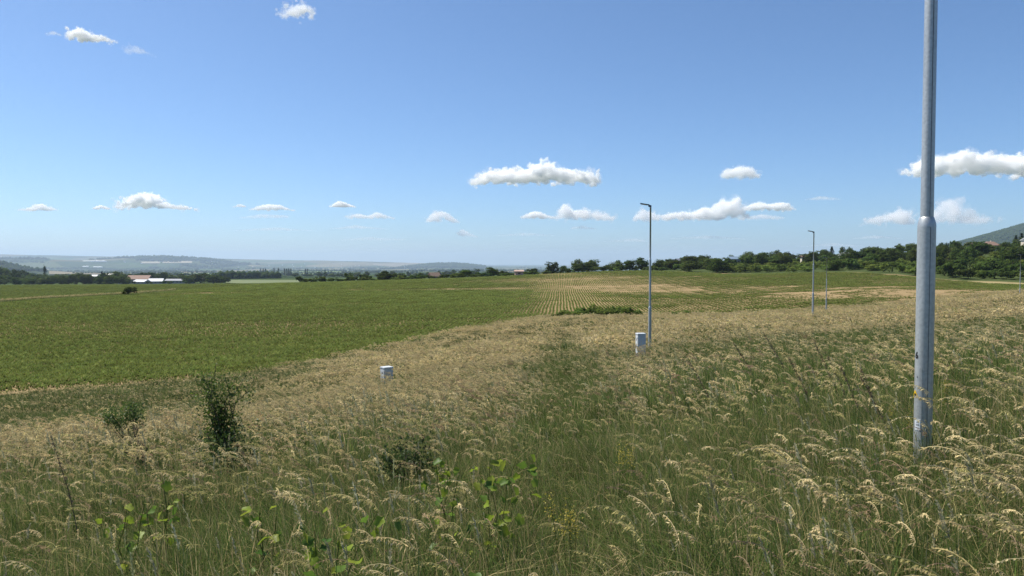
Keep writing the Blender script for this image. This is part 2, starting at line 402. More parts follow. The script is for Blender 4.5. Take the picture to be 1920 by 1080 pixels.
def clump(name, seed, radius, nb, hb, wb, npan, hp, K, sl, sw, stemw, seg=3, dry=0.15, pw=1.0, gr=GREEN, spike=False, cols=STRAW):
    g = np.random.default_rng(seed); acc = Acc()
    b = disk(g, nb, radius); a = math.atan2(WIND[1], WIND[0]) + g.normal(0, 1.7, nb)
    isdry = g.uniform(0, 1, nb) < dry
    cc = mixc(g, nb, *gr); cc[isdry] = mixc(g, int(isdry.sum()), *STRAW) * .75
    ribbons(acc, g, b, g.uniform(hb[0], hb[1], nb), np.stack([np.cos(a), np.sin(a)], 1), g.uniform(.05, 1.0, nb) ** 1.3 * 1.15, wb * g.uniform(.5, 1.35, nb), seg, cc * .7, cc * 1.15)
    if npan:
        b = disk(g, npan, radius)
        panicles(acc, g, b, g.uniform(hp[0], hp[1], npan), g.uniform(.06, .34, npan), K, sl, sw, g.uniform(.11, .24, npan) * pw, stemw, cols, 1.0, spike)
    return acc.mesh(name, M_GRASS)

def scatter(name, pts, rz, scl, idx, protos, label, mat_kind='stuff'):
    me = bpy.data.meshes.new(name); n = len(pts)
    me.vertices.add(n); me.vertices.foreach_set('co', np.asarray(pts, np.float32).ravel())
    def at(nm, ty, v, f): q = me.attributes.new(nm, ty, 'POINT'); q.data.foreach_set(f, v)
    rv = np.zeros((n, 3), np.float32); rv[:, 2] = rz
    at('rot', 'FLOAT_VECTOR', rv.ravel(), 'vector')
    sv = np.asarray(scl, np.float32); sv = np.repeat(sv[:, None], 3, 1) if sv.ndim == 1 else sv
    at('scl', 'FLOAT_VECTOR', np.ascontiguousarray(sv).ravel(), 'vector'); at('idx', 'INT', np.asarray(idx, np.int32), 'value')
    cl = bpy.data.collections.new(name + '_kinds')
    for i, pm in enumerate(protos):
        o = bpy.data.objects.new('%s_kind_%02d' % (name, i), pm); cl.objects.link(o)
    ng = bpy.data.node_groups.new(name, 'GeometryNodeTree')
    ng.interface.new_socket('Geometry', in_out='INPUT', socket_type='NodeSocketGeometry'); ng.interface.new_socket('Geometry', in_out='OUTPUT', socket_type='NodeSocketGeometry')
    gi = ng.nodes.new('NodeGroupInput'); go = ng.nodes.new('NodeGroupOutput')
    ip = ng.nodes.new('GeometryNodeInstanceOnPoints'); ci = ng.nodes.new('GeometryNodeCollectionInfo')
    ci.inputs['Collection'].default_value = cl; ci.inputs['Separate Children'].default_value = True; ci.inputs['Reset Children'].default_value = True
    def na(nm, ty):
        q = ng.nodes.new('GeometryNodeInputNamedAttribute'); q.data_type = ty; q.inputs['Name'].default_value = nm; return q.outputs['Attribute']
    L = ng.links.new
    L(gi.outputs[0], ip.inputs['Points']); L(ci.outputs[0], ip.inputs['Instance']); ip.inputs['Pick Instance'].default_value = True
    L(na('idx', 'INT'), ip.inputs['Instance Index']); L(na('rot', 'FLOAT_VECTOR'), ip.inputs['Rotation']); L(na('scl', 'FLOAT_VECTOR'), ip.inputs['Scale'])
    L(ip.outputs[0], go.inputs[0])
    o = link(name, me); md = o.modifiers.new('scatter', 'NODES'); md.node_group = ng
    return tag(o, label, None, None, 'stuff')

def jgrid(x0, x1, y0, y1, s, seed):
    g = np.random.default_rng(seed)
    x, y = np.meshgrid(np.arange(x0, x1, s), np.arange(y0, y1, s)); x = x.ravel() + g.uniform(-.5, .5, x.size) * s; y = y.ravel() + g.uniform(-.5, .5, y.size) * s
    return x, y

# ------------------------------------------------------------------ meadow
def pan_share(x, y):
    u = x / np.maximum(y, .5); n = fbm(x / 2.2, y / 2.2, 51); n2 = fbm(x / 9, y / 9, 55)
    p = np.full(len(x), 0.25)
    centre = (1 - sstep(0.16, 0.32, u)) * sstep(-0.62, -0.40, u) * (1 - sstep(5.0, 8.5, y))
    p = p * (1 - centre) + 0.10 * centre
    p = p + 0.85 * sstep(0.30, 0.44, u) * (1 - sstep(4.8, 6.5, y)) + 0.22 * (1 - sstep(-0.5, -0.34, u)) * sstep(3.5, 6, y) * (1 - sstep(13, 17, y))
    ridge = np.exp(-((y - 17) / 9) ** 2) * (1 - sstep(0.02, 0.14, u)); p = p + 0.62 * ridge
    p = p + 0.22 * sstep(26, 45, y)
    strip = sstep(17, 22, y) * (1 - sstep(-0.34, -0.16, u)); p = p * (1 - 0.93 * strip)
    mid = sstep(0.15, 0.3, u) * sstep(5, 7, y) * (1 - sstep(22, 34, y)); p = p - 0.12 * mid
    path = np.exp(-((x - 0.10 - 0.066 * y) / (0.34 + 0.017 * y)) ** 2) * (1 - sstep(45, 62, y)); side = np.exp(-((np.abs(x - 0.10 - 0.066 * y) - 0.9 - .05 * y) / (.5 + .03 * y)) ** 2) * sstep(6, 9, y) * (1 - sstep(40, 55, y)); p = (p + .3 * side) * (1 - 0.97 * path)
    return np.clip(p + (n - .5) * 0.75 + (n2 - .5) * 0.5, 0, 1), path, strip

# clearings where the posts and cabinets stand
MAIN = ground_at(1736, 6.0)
def meadow(lod, seed):
    s, y0, y1, m = lod
    x, y = jgrid(-y1 * .85 - 2, y1 * .85 + 2, y0, y1, s, seed)
    k = (np.abs(x) < y * .76 + 2.0) & (np.hypot(x, y) > 0.95) & ~((y > 20) & in_field(x, np.maximum(y, 1)))
    x, y = x[k], y[k]; g = np.random.default_rng(seed + 1)
    p, path, strip = pan_share(x, y)
    r = g.uniform(0, 1, len(x)); kind = np.where(r < p, 1, 0)
    sc_ = g.uniform(.75, 1.2, len(x)) * (1 - .34 * path) * (1 - .35 * strip) * (0.62 + 0.75 * fbm(x / 1.7, y / 1.7, 61))
    return x, y, kind, sc_, g
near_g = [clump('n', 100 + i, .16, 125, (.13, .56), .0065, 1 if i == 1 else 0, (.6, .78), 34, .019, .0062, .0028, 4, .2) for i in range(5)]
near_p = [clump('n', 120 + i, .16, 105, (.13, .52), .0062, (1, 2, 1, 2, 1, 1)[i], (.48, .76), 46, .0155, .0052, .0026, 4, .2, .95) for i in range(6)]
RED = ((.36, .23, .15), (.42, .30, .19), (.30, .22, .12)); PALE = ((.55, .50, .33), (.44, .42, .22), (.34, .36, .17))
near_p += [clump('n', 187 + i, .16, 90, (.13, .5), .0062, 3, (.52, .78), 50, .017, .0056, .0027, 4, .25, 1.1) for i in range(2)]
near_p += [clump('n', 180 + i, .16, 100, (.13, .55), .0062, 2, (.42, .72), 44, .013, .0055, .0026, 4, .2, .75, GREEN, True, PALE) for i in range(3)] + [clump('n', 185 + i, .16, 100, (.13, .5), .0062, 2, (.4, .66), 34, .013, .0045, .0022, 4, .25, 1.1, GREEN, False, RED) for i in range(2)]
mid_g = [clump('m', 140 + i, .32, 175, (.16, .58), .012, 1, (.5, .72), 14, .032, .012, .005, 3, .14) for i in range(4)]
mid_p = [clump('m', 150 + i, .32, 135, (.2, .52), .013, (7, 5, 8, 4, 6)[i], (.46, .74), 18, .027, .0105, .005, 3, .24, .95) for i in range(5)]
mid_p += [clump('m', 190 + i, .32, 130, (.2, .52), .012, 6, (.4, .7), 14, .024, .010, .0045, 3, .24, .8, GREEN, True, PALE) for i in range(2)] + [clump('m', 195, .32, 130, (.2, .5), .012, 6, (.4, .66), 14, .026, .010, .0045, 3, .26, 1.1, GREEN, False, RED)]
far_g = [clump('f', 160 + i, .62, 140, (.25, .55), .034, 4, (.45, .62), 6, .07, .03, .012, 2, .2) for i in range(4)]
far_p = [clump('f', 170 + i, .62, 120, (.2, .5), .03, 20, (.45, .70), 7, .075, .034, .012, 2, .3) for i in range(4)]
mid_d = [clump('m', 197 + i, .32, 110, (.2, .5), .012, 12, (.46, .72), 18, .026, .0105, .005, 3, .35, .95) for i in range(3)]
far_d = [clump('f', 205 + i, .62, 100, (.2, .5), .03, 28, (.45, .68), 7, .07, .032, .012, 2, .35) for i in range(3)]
def silky(x, y):
    u = x / np.maximum(y, .5); path = np.exp(-((x - 0.10 - 0.066 * y) / (0.5 + 0.02 * y)) ** 2)
    left = sstep(-0.42, -0.30, u) * (1 - sstep(0.03, 0.10, u)) * sstep(10, 13, y) * (1 - sstep(36, 50, y))
    brow = (1 - sstep(-0.40, -0.30, u)) * sstep(8.5, 11, y) * (1 - sstep(15.5, 18.5, y))
    return (left + brow) * (1 - path) * (0.35 + 0.9 * fbm(x / 4, y / 4, 88))
def put_meadow(name, label, lod, seed, G, P, D=()):
    x, y, kind, s, g = meadow(lod, seed)
    z = H(x, y)
    idx = np.where(kind == 1, len(G) + g.integers(0, len(P), len(x)), g.integers(0, len(G), len(x)))
    if D: k = g.uniform(0, 1, len(x)) < silky(x, y) * .4; idx[k] = len(G) + len(P) + g.integers(0, len(D), int(k.sum()))
    return scatter(name, np.stack([x, y, z], 1), g.normal(0, .5, len(x)), s, idx, G + P + list(D), label)
put_meadow('meadow_grass', 'tall flowering meadow grass close to the viewer, straw heads bent by wind', (.155, .2, 8.5, 1), 11, near_g, near_p)
put_meadow('meadow_grass', 'tall straw coloured meadow grass on the slope beyond the nearest lamp post', (.36, 8.3, 32, 1), 12, mid_g, mid_p, mid_d)
put_meadow('meadow_grass', 'far band of dry meadow grass reaching the edge of the crop', (.74, 31.5, 150, 1), 13, far_g, far_p, far_d)

# ------------------------------------------------------------------ crop in drilled rows
ROW_A = R(-3.7); RS = 0.6
def crop_tile(seed, rows, length, lw, lh, step, cols):
    g = np.random.default_rng(seed); acc = Acc()
    rr = (np.arange(rows) - (rows - 1) / 2) * RS; pp = np.arange(-length / 2, length / 2, step) + step / 2
    bx, by = np.meshgrid(rr, pp); n = bx.size; nl = 6
    b = np.stack([bx.ravel() + g.normal(0, .03, n), by.ravel() + g.normal(0, .06, n), np.full(n, -.02)], 1)
    kp = g.uniform(0, 1, n) > .1; b = b[kp]; n = len(b)
    b = np.repeat(b, nl, 0); a = g.uniform(0, 2 * math.pi, n * nl); pv_ = g.uniform(.65, 1.25, n); hh = np.repeat(pv_, nl) * lh; lw = np.repeat(pv_, nl) * lw
    cc = mixc(g, n * nl, *cols) * np.repeat(g.uniform(.7, 1.25, n), nl)[:, None]
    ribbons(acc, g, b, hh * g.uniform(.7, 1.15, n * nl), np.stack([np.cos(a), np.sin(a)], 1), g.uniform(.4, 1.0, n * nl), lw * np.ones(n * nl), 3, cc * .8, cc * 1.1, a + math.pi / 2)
    return acc.mesh('crop_tile', M_CROP)
CG = ((.125, .17, .036), (.165, .20, .05), (.21, .235, .075), (.095, .145, .034)); CL = ((.13, .17, .045), (.16, .19, .06), (.11, .15, .04))
def tile_set(seed, rows, step, lw):
    return [crop_tile(seed + i, rows, rows * RS, lw * k, .42 * h, step, CG) for k, h in ((.5, .42), (.75, .62), (1.0, .85), (1.25, 1.05)) for i in range(3)]
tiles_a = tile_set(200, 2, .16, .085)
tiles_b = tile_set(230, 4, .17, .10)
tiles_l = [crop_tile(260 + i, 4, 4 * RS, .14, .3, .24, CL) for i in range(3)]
def field_pts(T, y0, y1, seed):
    g = np.random.default_rng(seed)
    i, j = np.meshgrid(np.arange(-260 / T, 330 / T), np.arange(40 / T, 345 / T)); a = (i.ravel() + .5) * T; b = (j.ravel() + .5) * T
    x = a * math.cos(ROW_A) - b * math.sin(ROW_A); y = a * math.sin(ROW_A) + b * math.cos(ROW_A)
    k = (y >= y0) & (y < y1) & (np.abs(x) < y * .73 + 4) & in_field(x, y); return x[k], y[k], g
def second_field(x, y):
    u = x / y; line = np.interp(u, [U(p) for p in (-500, 0, 237, 440, 560)], [110, 152, 192, 262, 330]); return y > line
def put_crop(name, label, T, y0, y1, seed, tiles):
    x, y, g = field_pts(T, y0, y1, seed); v = vigour(x, y); far2 = second_field(x, y)
    lnd = np.interp(x / y, [U(p) for p in (-500, 0, 237, 440, 560)], [110, 152, 192, 262, 330]); bank = (np.abs(y - lnd - 1.2) < 2.0) & (x / y < U(300))
    keep = ((g.uniform(0, 1, len(x)) < np.clip(v * 3.2 - .1, 0.08, 1)) | far2) & ~bank
    x, y, v, far2 = x[keep], y[keep], v[keep], far2[keep]
    idx = np.where(far2 & True, len(tiles) + g.integers(0, len(tiles_l), len(x)), np.clip((v + g.normal(0, .07, len(x))) * 3.4 - .1, 0, 3).astype(int) * 3 + g.integers(0, 3, len(x)))
    s3 = np.stack([np.ones(len(x)), np.ones(len(x)), g.uniform(.85, 1.15, len(x))], 1)
    wob = fbm(x / 30, y / 30, 44)
    x = x + (wob - .5) * .9 + g.normal(0, .03, len(x))
    return scatter(name, np.stack([x, y, H(x, y)], 1), ROW_A + g.normal(0, .008, len(x)) + np.where(g.uniform(0, 1, len(x)) < .5, 0, math.pi), s3, idx, tiles + tiles_l, label)
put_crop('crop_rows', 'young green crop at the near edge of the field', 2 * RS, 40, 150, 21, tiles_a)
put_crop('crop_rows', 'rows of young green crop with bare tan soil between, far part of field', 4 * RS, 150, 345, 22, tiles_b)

# grassy bank along the track that splits the field
g = np.random.default_rng(23); uu = g.uniform(U(-120), U(330), 900); yy = np.interp(uu, [U(p) for p in (-500, 0, 237, 440, 560)], [110, 152, 192, 262, 330]) + g.normal(0, .6, 900); xx = uu * yy
scatter('bank_grass', np.stack([xx, yy, H(xx, yy)], 1), g.uniform(0, 6, 900), g.uniform(.8, 1.5, 900), g.integers(0, 4, 900), far_g, 'dark grassy bank line crossing the left of the field')
# ------------------------------------------------------------------ lamp posts
def galv():
    m, nt, out = new_mat('galvanised_steel')
    b = N(nt, 'ShaderNodeBsdfPrincipled', Metallic=0.55, Roughness=0.42)
    tc = N(nt, 'ShaderNodeTexCoord'); vo = N(nt, 'ShaderNodeTexVoronoi', Scale=55.0); nt.links.new(tc.outputs['Object'], vo.inputs['Vector'])
    mp = N(nt, 'ShaderNodeMapping'); mp.inputs['Scale'].default_value = (14, 14, 1.2); nt.links.new(tc.outputs['Object'], mp.inputs['Vector'])
    nz = N(nt, 'ShaderNodeTexNoise', Scale=1.0, Detail=6.0); nt.links.new(mp.outputs[0], nz.inputs['Vector'])
    sp = N(nt, 'ShaderNodeSeparateColor'); nt.links.new(vo.outputs['Color'], sp.inputs[0])
    ad = N(nt, 'ShaderNodeMath', operation='MULTIPLY_ADD'); ad.inputs[1].default_value = 0.25; nt.links.new(sp.outputs[0], ad.inputs[0]); nt.links.new(nz.outputs[0], ad.inputs[2])
    cr = N(nt, 'ShaderNodeValToRGB'); cr.color_ramp.elements[0].position = 0.35; cr.color_ramp.elements[0].color = (.36, .38, .385, 1); cr.color_ramp.elements[1].position = 0.95; cr.color_ramp.elements[1].color = (.56, .585, .585, 1)
    nt.links.new(ad.outputs[0], cr.inputs[0]); nt.links.new(cr.outputs[0], b.inputs['Base Color'])
    mr = N(nt, 'ShaderNodeMapRange'); mr.inputs['To Min'].default_value = .34; mr.inputs['To Max'].default_value = .56; nt.links.new(nz.outputs[0], mr.inputs[0]); nt.links.new(mr.outputs[0], b.inputs['Roughness'])
    nt.links.new(b.outputs[0], out.inputs[0]); return m
M_GALV = galv()
M_SEAM = plain('weld_seam_metal', (.10, .12, .14), .6, .5)
M_LAMP = plain('luminaire_grey', (.12, .13, .14), .5, .2)
M_GLASS = plain('luminaire_lens', (.6, .62, .62), .15, 0)
M_INK = plain('black_ink', (.012, .012, .014), .6)
M_YEL = plain('yellow_sticker', (.80, .52, .02), .5)
M_WHT = plain('white_sticker', (.62, .66, .70), .5)
M_INKG = plain('grey_print', (.28, .3, .34), .6)

def lathe(prof, n=28, closed=False):
    a = np.linspace(0, 2 * math.pi, n, endpoint=False); V = []
    for r, z in prof: V.append(np.stack([r * np.cos(a), r * np.sin(a), np.full(n, z)], 1))
    V = np.concatenate(V); F = []
    for k in range(len(prof) - 1):
        i = np.arange(n); j = (i + 1) % n; F.append(np.stack([k * n + i, k * n + j, (k + 1) * n + j, (k + 1) * n + i], 1))
    return V, np.concatenate(F)
def lathe_mesh(name, prof, mat, n=28): V, F = lathe(prof, n); return build_mesh(name, V, [F], None, True, (mat,))
def cyl_patch(name, ang, half, z0, z1, r, mat, nseg=8, thick=.002):
    a = np.linspace(ang - half, ang + half, nseg + 1); V = []
    for rr in (r, r - thick - .004):
        for z in (z0, z1): V.append(np.stack([rr * np.cos(a), rr * np.sin(a), np.full(nseg + 1, z)], 1))
    V = np.concatenate(V); n = nseg + 1; i = np.arange(nseg)
    F = [np.stack([i, i + 1, n + i + 1, n + i], 1), np.stack([n + i, n + i + 1, 3 * n + i + 1, 3 * n + i], 1), np.stack([i + 1, i, 2 * n + i, 2 * n + i + 1], 1),
         np.array([[0, n, 3 * n, 2 * n], [nseg, 2 * n + nseg, 3 * n + nseg, n + nseg]])]
    return build_mesh(name, V, F, None, False, (mat,))
def box_bm(bm, cx, cyy, cz, sx, sy, sz, bev=0.0):
    r = bmesh.ops.create_cube(bm, size=1, matrix=Matrix.Translation((cx, cyy, cz)) @ Matrix.Diagonal((sx, sy, sz, 1)))
    if bev: bmesh.ops.bevel(bm, geom=list({e for v in r['verts'] for e in v.link_edges}), offset=bev, segments=2, affect='EDGES')
def bm_mesh(name, bm, mat, smooth=False):
    me = bpy.data.meshes.new(name); bm.to_mesh(me); bm.free(); me.materials.append(mat)
    if smooth: me.polygons.foreach_set('use_smooth', np.ones(len(me.polygons), bool))
    return me
def wrap_text(s, size, ang, zc, r, mat):
    cu = bpy.data.curves.new('number_text', 'FONT'); cu.body = s; cu.size = size; cu.align_x = 'CENTER'; cu.align_y = 'CENTER'; cu.offset = size * .03; cu.extrude = .0004; cu.resolution_u = 4
    o = bpy.data.objects.new('number_text', cu); me = bpy.data.meshes.new_from_object(o); bpy.data.objects.remove(o); bpy.data.curves.remove(cu)
    for v in me.vertices:
        a = ang + v.co.x * .8 / r; rr = r + v.co.z + .0006; v.co = (rr * math.cos(a), rr * math.sin(a), zc + v.co.y)
    me.materials.clear(); me.materials.append(mat); return me

HT, RL, RM, RU, Z1, Z2 = 6.5, .067, .048, .036, 2.07, 4.18
ME_LOW = lathe_mesh('lower_tube', [(RL, -.25), (RL, 0), (RL, Z1)], M_GALV)
ME_SH1 = lathe_mesh('shoulder', [(RL + .0005, Z1), (RL, Z1 + .02), (RL * .93, Z1 + .045), (RM * 1.12, Z1 + .072), (RM * 1.03, Z1 + .082), (RM, Z1 + .083)], M_GALV)
ME_MID = lathe_mesh('middle_tube', [(RM, Z1 + .083), (RM * .96, Z2)], M_GALV)
ME_SH2 = lathe_mesh('shoulder', [(RM * .965, Z2), (RM * .93, Z2 + .03), (RU * 1.05, Z2 + .06), (RU, Z2 + .062)], M_GALV)
ME_UP = lathe_mesh('upper_tube', [(RU, Z2 + .062), (RU * .95, HT - .05), (RU * 1.05, HT - .05), (RU * 1.05, HT), (.001, HT)], M_GALV)
def seam_mesh(a):
    n = np.array([math.cos(a), math.sin(a)]); t = np.array([-n[1], n[0]]); V = []; F = []
    for r, z0, z1 in ((RL, 0, Z1), (RM * .985, Z1 + .09, Z2)):
        b = len(V)
        for z in (z0, z1):
            for s, q in ((-1, -.002), (-1, .0018), (1, .0018), (1, -.002)): p = n * (r + q) + t * s * .0018; V.append((p[0], p[1], z))
        F += [(b, b + 1, b + 5, b + 4), (b + 1, b + 2, b + 6, b + 5), (b + 2, b + 3, b + 7, b + 6)]
    return build_mesh('weld_seam', V, [np.array(F)], None, False, (M_SEAM,))
def head_mesh():
    bm = bmesh.new()
    box_bm(bm, -.03, 0, HT + .035, .13, .07, .085, .012)
    box_bm(bm, -.25, 0, HT + .085, .40, .15, .045, .014)
    for v in bm.verts:
        if v.co.x < -.05: v.co.z += (-v.co.x - .05) * .16
        if v.co.x < -.3: v.co.y *= .8
    return bm_mesh('luminaire', bm, M_LAMP)
ME_HEAD = head_mesh()
bm = bmesh.new(); box_bm(bm, -.27, 0, HT + .058 + .033, .26, .11, .008)
for v in bm.verts: v.co.z += (-v.co.x - .27) * .16
ME_LENS = bm_mesh('lens', bm, M_GLASS)
def lamp_post(px, d, label, first=False, rz=0.0, h=HT):
    x, y, z = ground_at(px, d)
    t = thing('lamp_post', label, 'lamp post', (x, y, z), 0, 'lamp posts along the meadow'); t.scale = (1, 1, h / HT)
    to = math.atan2(-y, -x)
    for n_, m_ in (('lower_tube', ME_LOW), ('shoulder', ME_SH1), ('middle_tube', ME_MID), ('shoulder', ME_SH2), ('upper_tube', ME_UP)): link(n_, m_, t)
    link('weld_seam', seam_mesh(to + R(24)), t)
    hd = link('luminaire', ME_HEAD, t, None, (0, 0, rz)); link('lens', ME_LENS, hd)
    dr = link('inspection_door', cyl_patch('inspection_door', to - R(42), R(32), .36, .95, RL + .002, M_GALV, 24), t)
    link('lock', cyl_patch('lock', to - R(42), R(4), .865, .873, RL + .0045, M_SEAM, 3), dr)
    if first:
        link('number', wrap_text('6', .075, to - R(52), 1.04, RL + .001, M_INK), t)
        s = link('warning_sticker', build_tri(to - R(58)), t)['label'] = 'yellow triangular warning sticker'
        s = link('paper_sticker', cyl_patch('paper_sticker', to - R(35), R(19), .44, .53, RL + .0045, M_WHT, 6), t); s['label'] = 'small pale printed sticker'
        for zz, hh in ((.505, .006), (.485, .014), (.46, .005)): link('print', cyl_patch('print', to - R(35), R(11), zz - hh / 2, zz + hh / 2, RL + .0056, M_INKG, 5), s)
    return t
def build_tri(ang):
    pts = [(-.5, 0), (.5, 0), (0, .87)]; V = []; F = []; s = .085; r = RL + .0045; n = 6
    for i in range(n + 1):
        f = i / n; half = .5 * (1 - f)
        for sgn in (-1, 1):
            a = ang + sgn * half * s / r; V.append((r * math.cos(a), r * math.sin(a), .69 + f * .87 * s))
    for i in range(n): F.append((2 * i, 2 * i + 1, 2 * i + 3, 2 * i + 2))
    b = len(V); r += .0008
    for k, (q, zz) in enumerate([(-.1, .5), (.12, .52), (.0, .34), (.12, .34), (-.08, .08), (.02, .27), (-.1, .27)]): a = ang + q * s / r; V.append((r * math.cos(a), r * math.sin(a), .69 + zz * s))
    me = build_mesh('warning_sticker', V, [np.array(F), np.array([[b, b + 6, b + 1], [b + 6, b + 3, b + 1], [b + 5, b + 4, b + 3]])], None, False, (M_YEL, M_INK), [0] * n + [1] * 3)
    return me
lamp_post(1736, 6.0, 'thick galvanised lamp post numbered 6 rising out of the top of the picture', True)
lamp_post(1219, 32.2, 'tall grey lamp post just behind the white cabinet, whole with its luminaire', h=6.4)
lamp_post(1525, 54.3, 'taller of the two thin lamp posts standing close together', rz=R(4))
lamp_post(1550, 82, 'shorter far lamp post just beside a taller thin one', rz=R(-30))
lamp_post(1913, 98.6, 'small far lamp post at the edge of the picture below the wooded slope', rz=R(15))

# ------------------------------------------------------------------ cable cabinets
M_CAB = plain('cabinet_plastic', (.55, .58, .60), .45, 0, .05, 12)
M_CABD = plain('cabinet_dark', (.10, .11, .13), .6)
def cabinet(px, d, rz, w_, dp, hh, label, tz=0.0):
    x, y, z = ground_at(px, d); t = thing('cable_cabinet', label, 'cabinet', (x, y, z + tz), rz, 'cable cabinets in the grass')
    def part(nm, boxes, mat, par=t):
        bm = bmesh.new()
        for b in boxes: box_bm(bm, *b)
        return link(nm, bm_mesh(nm, bm, mat), par)
    part('plinth', [(0, 0, -.05, w_ * .96, dp * .96, .3, .006)], M_CABD)
    part('body', [(0, 0, .1 + (hh - .13) / 2, w_, dp, hh - .13, .006)], M_CAB)
    bm = bmesh.new(); box_bm(bm, 0, 0, hh, w_ + .03, dp + .03, .055, .012)
    link('roof', bm_mesh('roof', bm, M_CAB), t)
    dr = part('door', [(-w_ / 2 - .004, 0, .1 + (hh - .16) / 2, .008, dp - .05, hh - .2, .002)], M_CAB)
    part('lock', [(-w_ / 2 - .012, dp * .28, hh * .55, .012, .02, .05, .003)], M_CABD, dr)
    part('label_plate', [(-w_ / 2 - .0095, 0, hh * .80, .003, .06, .085)], M_CABD, dr)
    for k in range(3): part('vent_slot', [(-w_ / 2 - .0095, -.01, hh * (.62 - .045 * k), .003, .10, .014)], M_CABD, dr)
    part('hinge', [(-w_ / 2 - .006, -dp / 2 + .03, hh * .3, .012, .02, .05, .003)], M_CABD); part('hinge', [(-w_ / 2 - .006, -dp / 2 + .03, hh * .85, .012, .02, .05, .003)], M_CABD)
    return t
cabinet(1202, 27, R(7), .29, .30, .98, 'white upright cable cabinet in front of the second lamp post', .05)
cabinet(724, 29, R(38), .38, .34, .98, 'pale grey cable cabinet almost sunk in tan grass, only its bright lid showing', -.05)

# ------------------------------------------------------------------ trees
def leaf_quads(acc, g, P, size, col_, up=0.25, nrm=None):
    n = len(P); nv = g.normal(0, 1, (n, 3)); nv[:, 2] = np.abs(nv[:, 2]) + up
    if nrm is not None: nv = nv * .8 + nrm * 1.1
    nv /= np.linalg.norm(nv, axis=1, keepdims=True)
    a = np.cross(nv, g.normal(0, 1, (n, 3))); a /= np.linalg.norm(a, axis=1, keepdims=True); b = np.cross(nv, a)
    s = (np.asarray(size) * g.uniform(.6, 1.3, n))[:, None]
    V = np.stack([P - a * s * .5, P + b * s * .32, P + a * s * .55, P - b * s * .32], 1).reshape(-1, 3)
    i = np.arange(n) * 4; acc.add(V, np.stack([i, i + 1, i + 2, i + 3], 1), np.repeat(col_, 4, 0))
LEAF = ((.046, .075, .018), (.07, .104, .023), (.055, .088, .026), (.105, .13, .032))
SCRUB = ((.075, .11, .026), (.10, .135, .035), (.05, .085, .022))
def crown_mesh(name, seed, rx, rz, zc, nc, nl, size, cols, top=0.0, cr=.34, mat=None):
    g = np.random.default_rng(seed); acc = Acc()
    lob = [(g.normal(0, .34 * rx), g.normal(0, .34 * rx), g.uniform(-.35, .4) * rz, g.uniform(.5, .78)) for _ in range(6)]
    for k in range(nc):
        L = lob[k % len(lob)]; v = g.normal(0, 1, 3); v /= np.linalg.norm(v); q = L[3] * g.uniform(.6, 1.0)
        cpos = np.array([L[0] + v[0] * q * rx * .8, L[1] + v[1] * q * rx * .8, zc + L[2] + v[2] * q * rz * .8])
        if top: f = (cpos[2] - zc + rz) / (2 * rz); cpos[:2] *= np.clip(1.1 - top * f, .1, 1.1)
        cpos[2] = max(cpos[2], .12 * rz + .2 * g.uniform())
        r = cr * rx * g.uniform(.55, 1.2); w3 = g.normal(0, 1, (nl, 3)); w3 /= np.linalg.norm(w3, axis=1, keepdims=True)
        P = cpos + w3 * (r * g.uniform(.35, 1, (nl, 1)) ** .6) * np.array([1, 1, .75]); P[:, 2] = np.maximum(P[:, 2], .05)
        cc = mixc(g, nl, *cols) * g.uniform(.75, 1.3)
        leaf_quads(acc, g, P, np.full(nl, size), cc, .3, w3)
    return acc.mesh(name, mat or M_TREE)
def limb(acc, p0, p1, r0, r1, n=6, cl=(.08, .065, .05)):
    p0 = np.array(p0, float); p1 = np.array(p1, float); ax = p1 - p0; ax /= np.linalg.norm(ax); s = np.cross(ax, [.3, .9, .1]); s /= np.linalg.norm(s); t = np.cross(ax, s)
    a = np.linspace(0, 2 * math.pi, n, endpoint=False); ring = np.cos(a)[:, None] * s + np.sin(a)[:, None] * t
    i = np.arange(n); j = (i + 1) % n
    acc.add(np.concatenate([p0 + ring * r0, p1 + ring * r1]), np.stack([i, j, n + j, n + i], 1), cl)
def trunk_mesh(seed, h, r, nlimb=5, spread=.35):
    g = np.random.default_rng(seed); acc = Acc(); p = np.array([0, 0, -.4]); rr = r
    for k in range(4):
        q = p + np.array([g.normal(0, .05 * h), g.normal(0, .05 * h), h / 4 + (.4 if k == 0 else 0)]); limb(acc, p, q, rr, rr * .72, 7)
        if k: 
            for _ in range(nlimb // 3 + 1):
                a = g.uniform(0, 6.28); L = h * spread * g.uniform(.6, 1.1); limb(acc, q, q + np.array([math.cos(a) * L, math.sin(a) * L, L * .8]), rr * .5, rr * .15, 5)
        p = q; rr *= .72
    return acc.mesh('trunk', M_WOOD)
BROAD = [(crown_mesh('crown', 300 + i, 3.0 + .5 * (i % 3), 4.6, 3.9, 66, 48, .55, LEAF), trunk_mesh(350 + i, 5.6, .22)) for i in range(7)]     # about 9 m tall
SHRUB = [(crown_mesh('crown', 320 + i, 1.7, 1.35, 1.45, 32, 40, .36, LEAF if i % 2 else SCRUB), trunk_mesh(370 + i, 1.4, .07, 6, .5)) for i in range(6)]   # about 3 m
LIGHT = [(crown_mesh('crown', 330 + i, 1.7, 1.3, 1.35, 24, 38, .34, ((.12, .165, .034), (.15, .19, .045), (.085, .13, .03))), trunk_mesh(380 + i, 1.3, .06, 6, .5)) for i in range(3)]
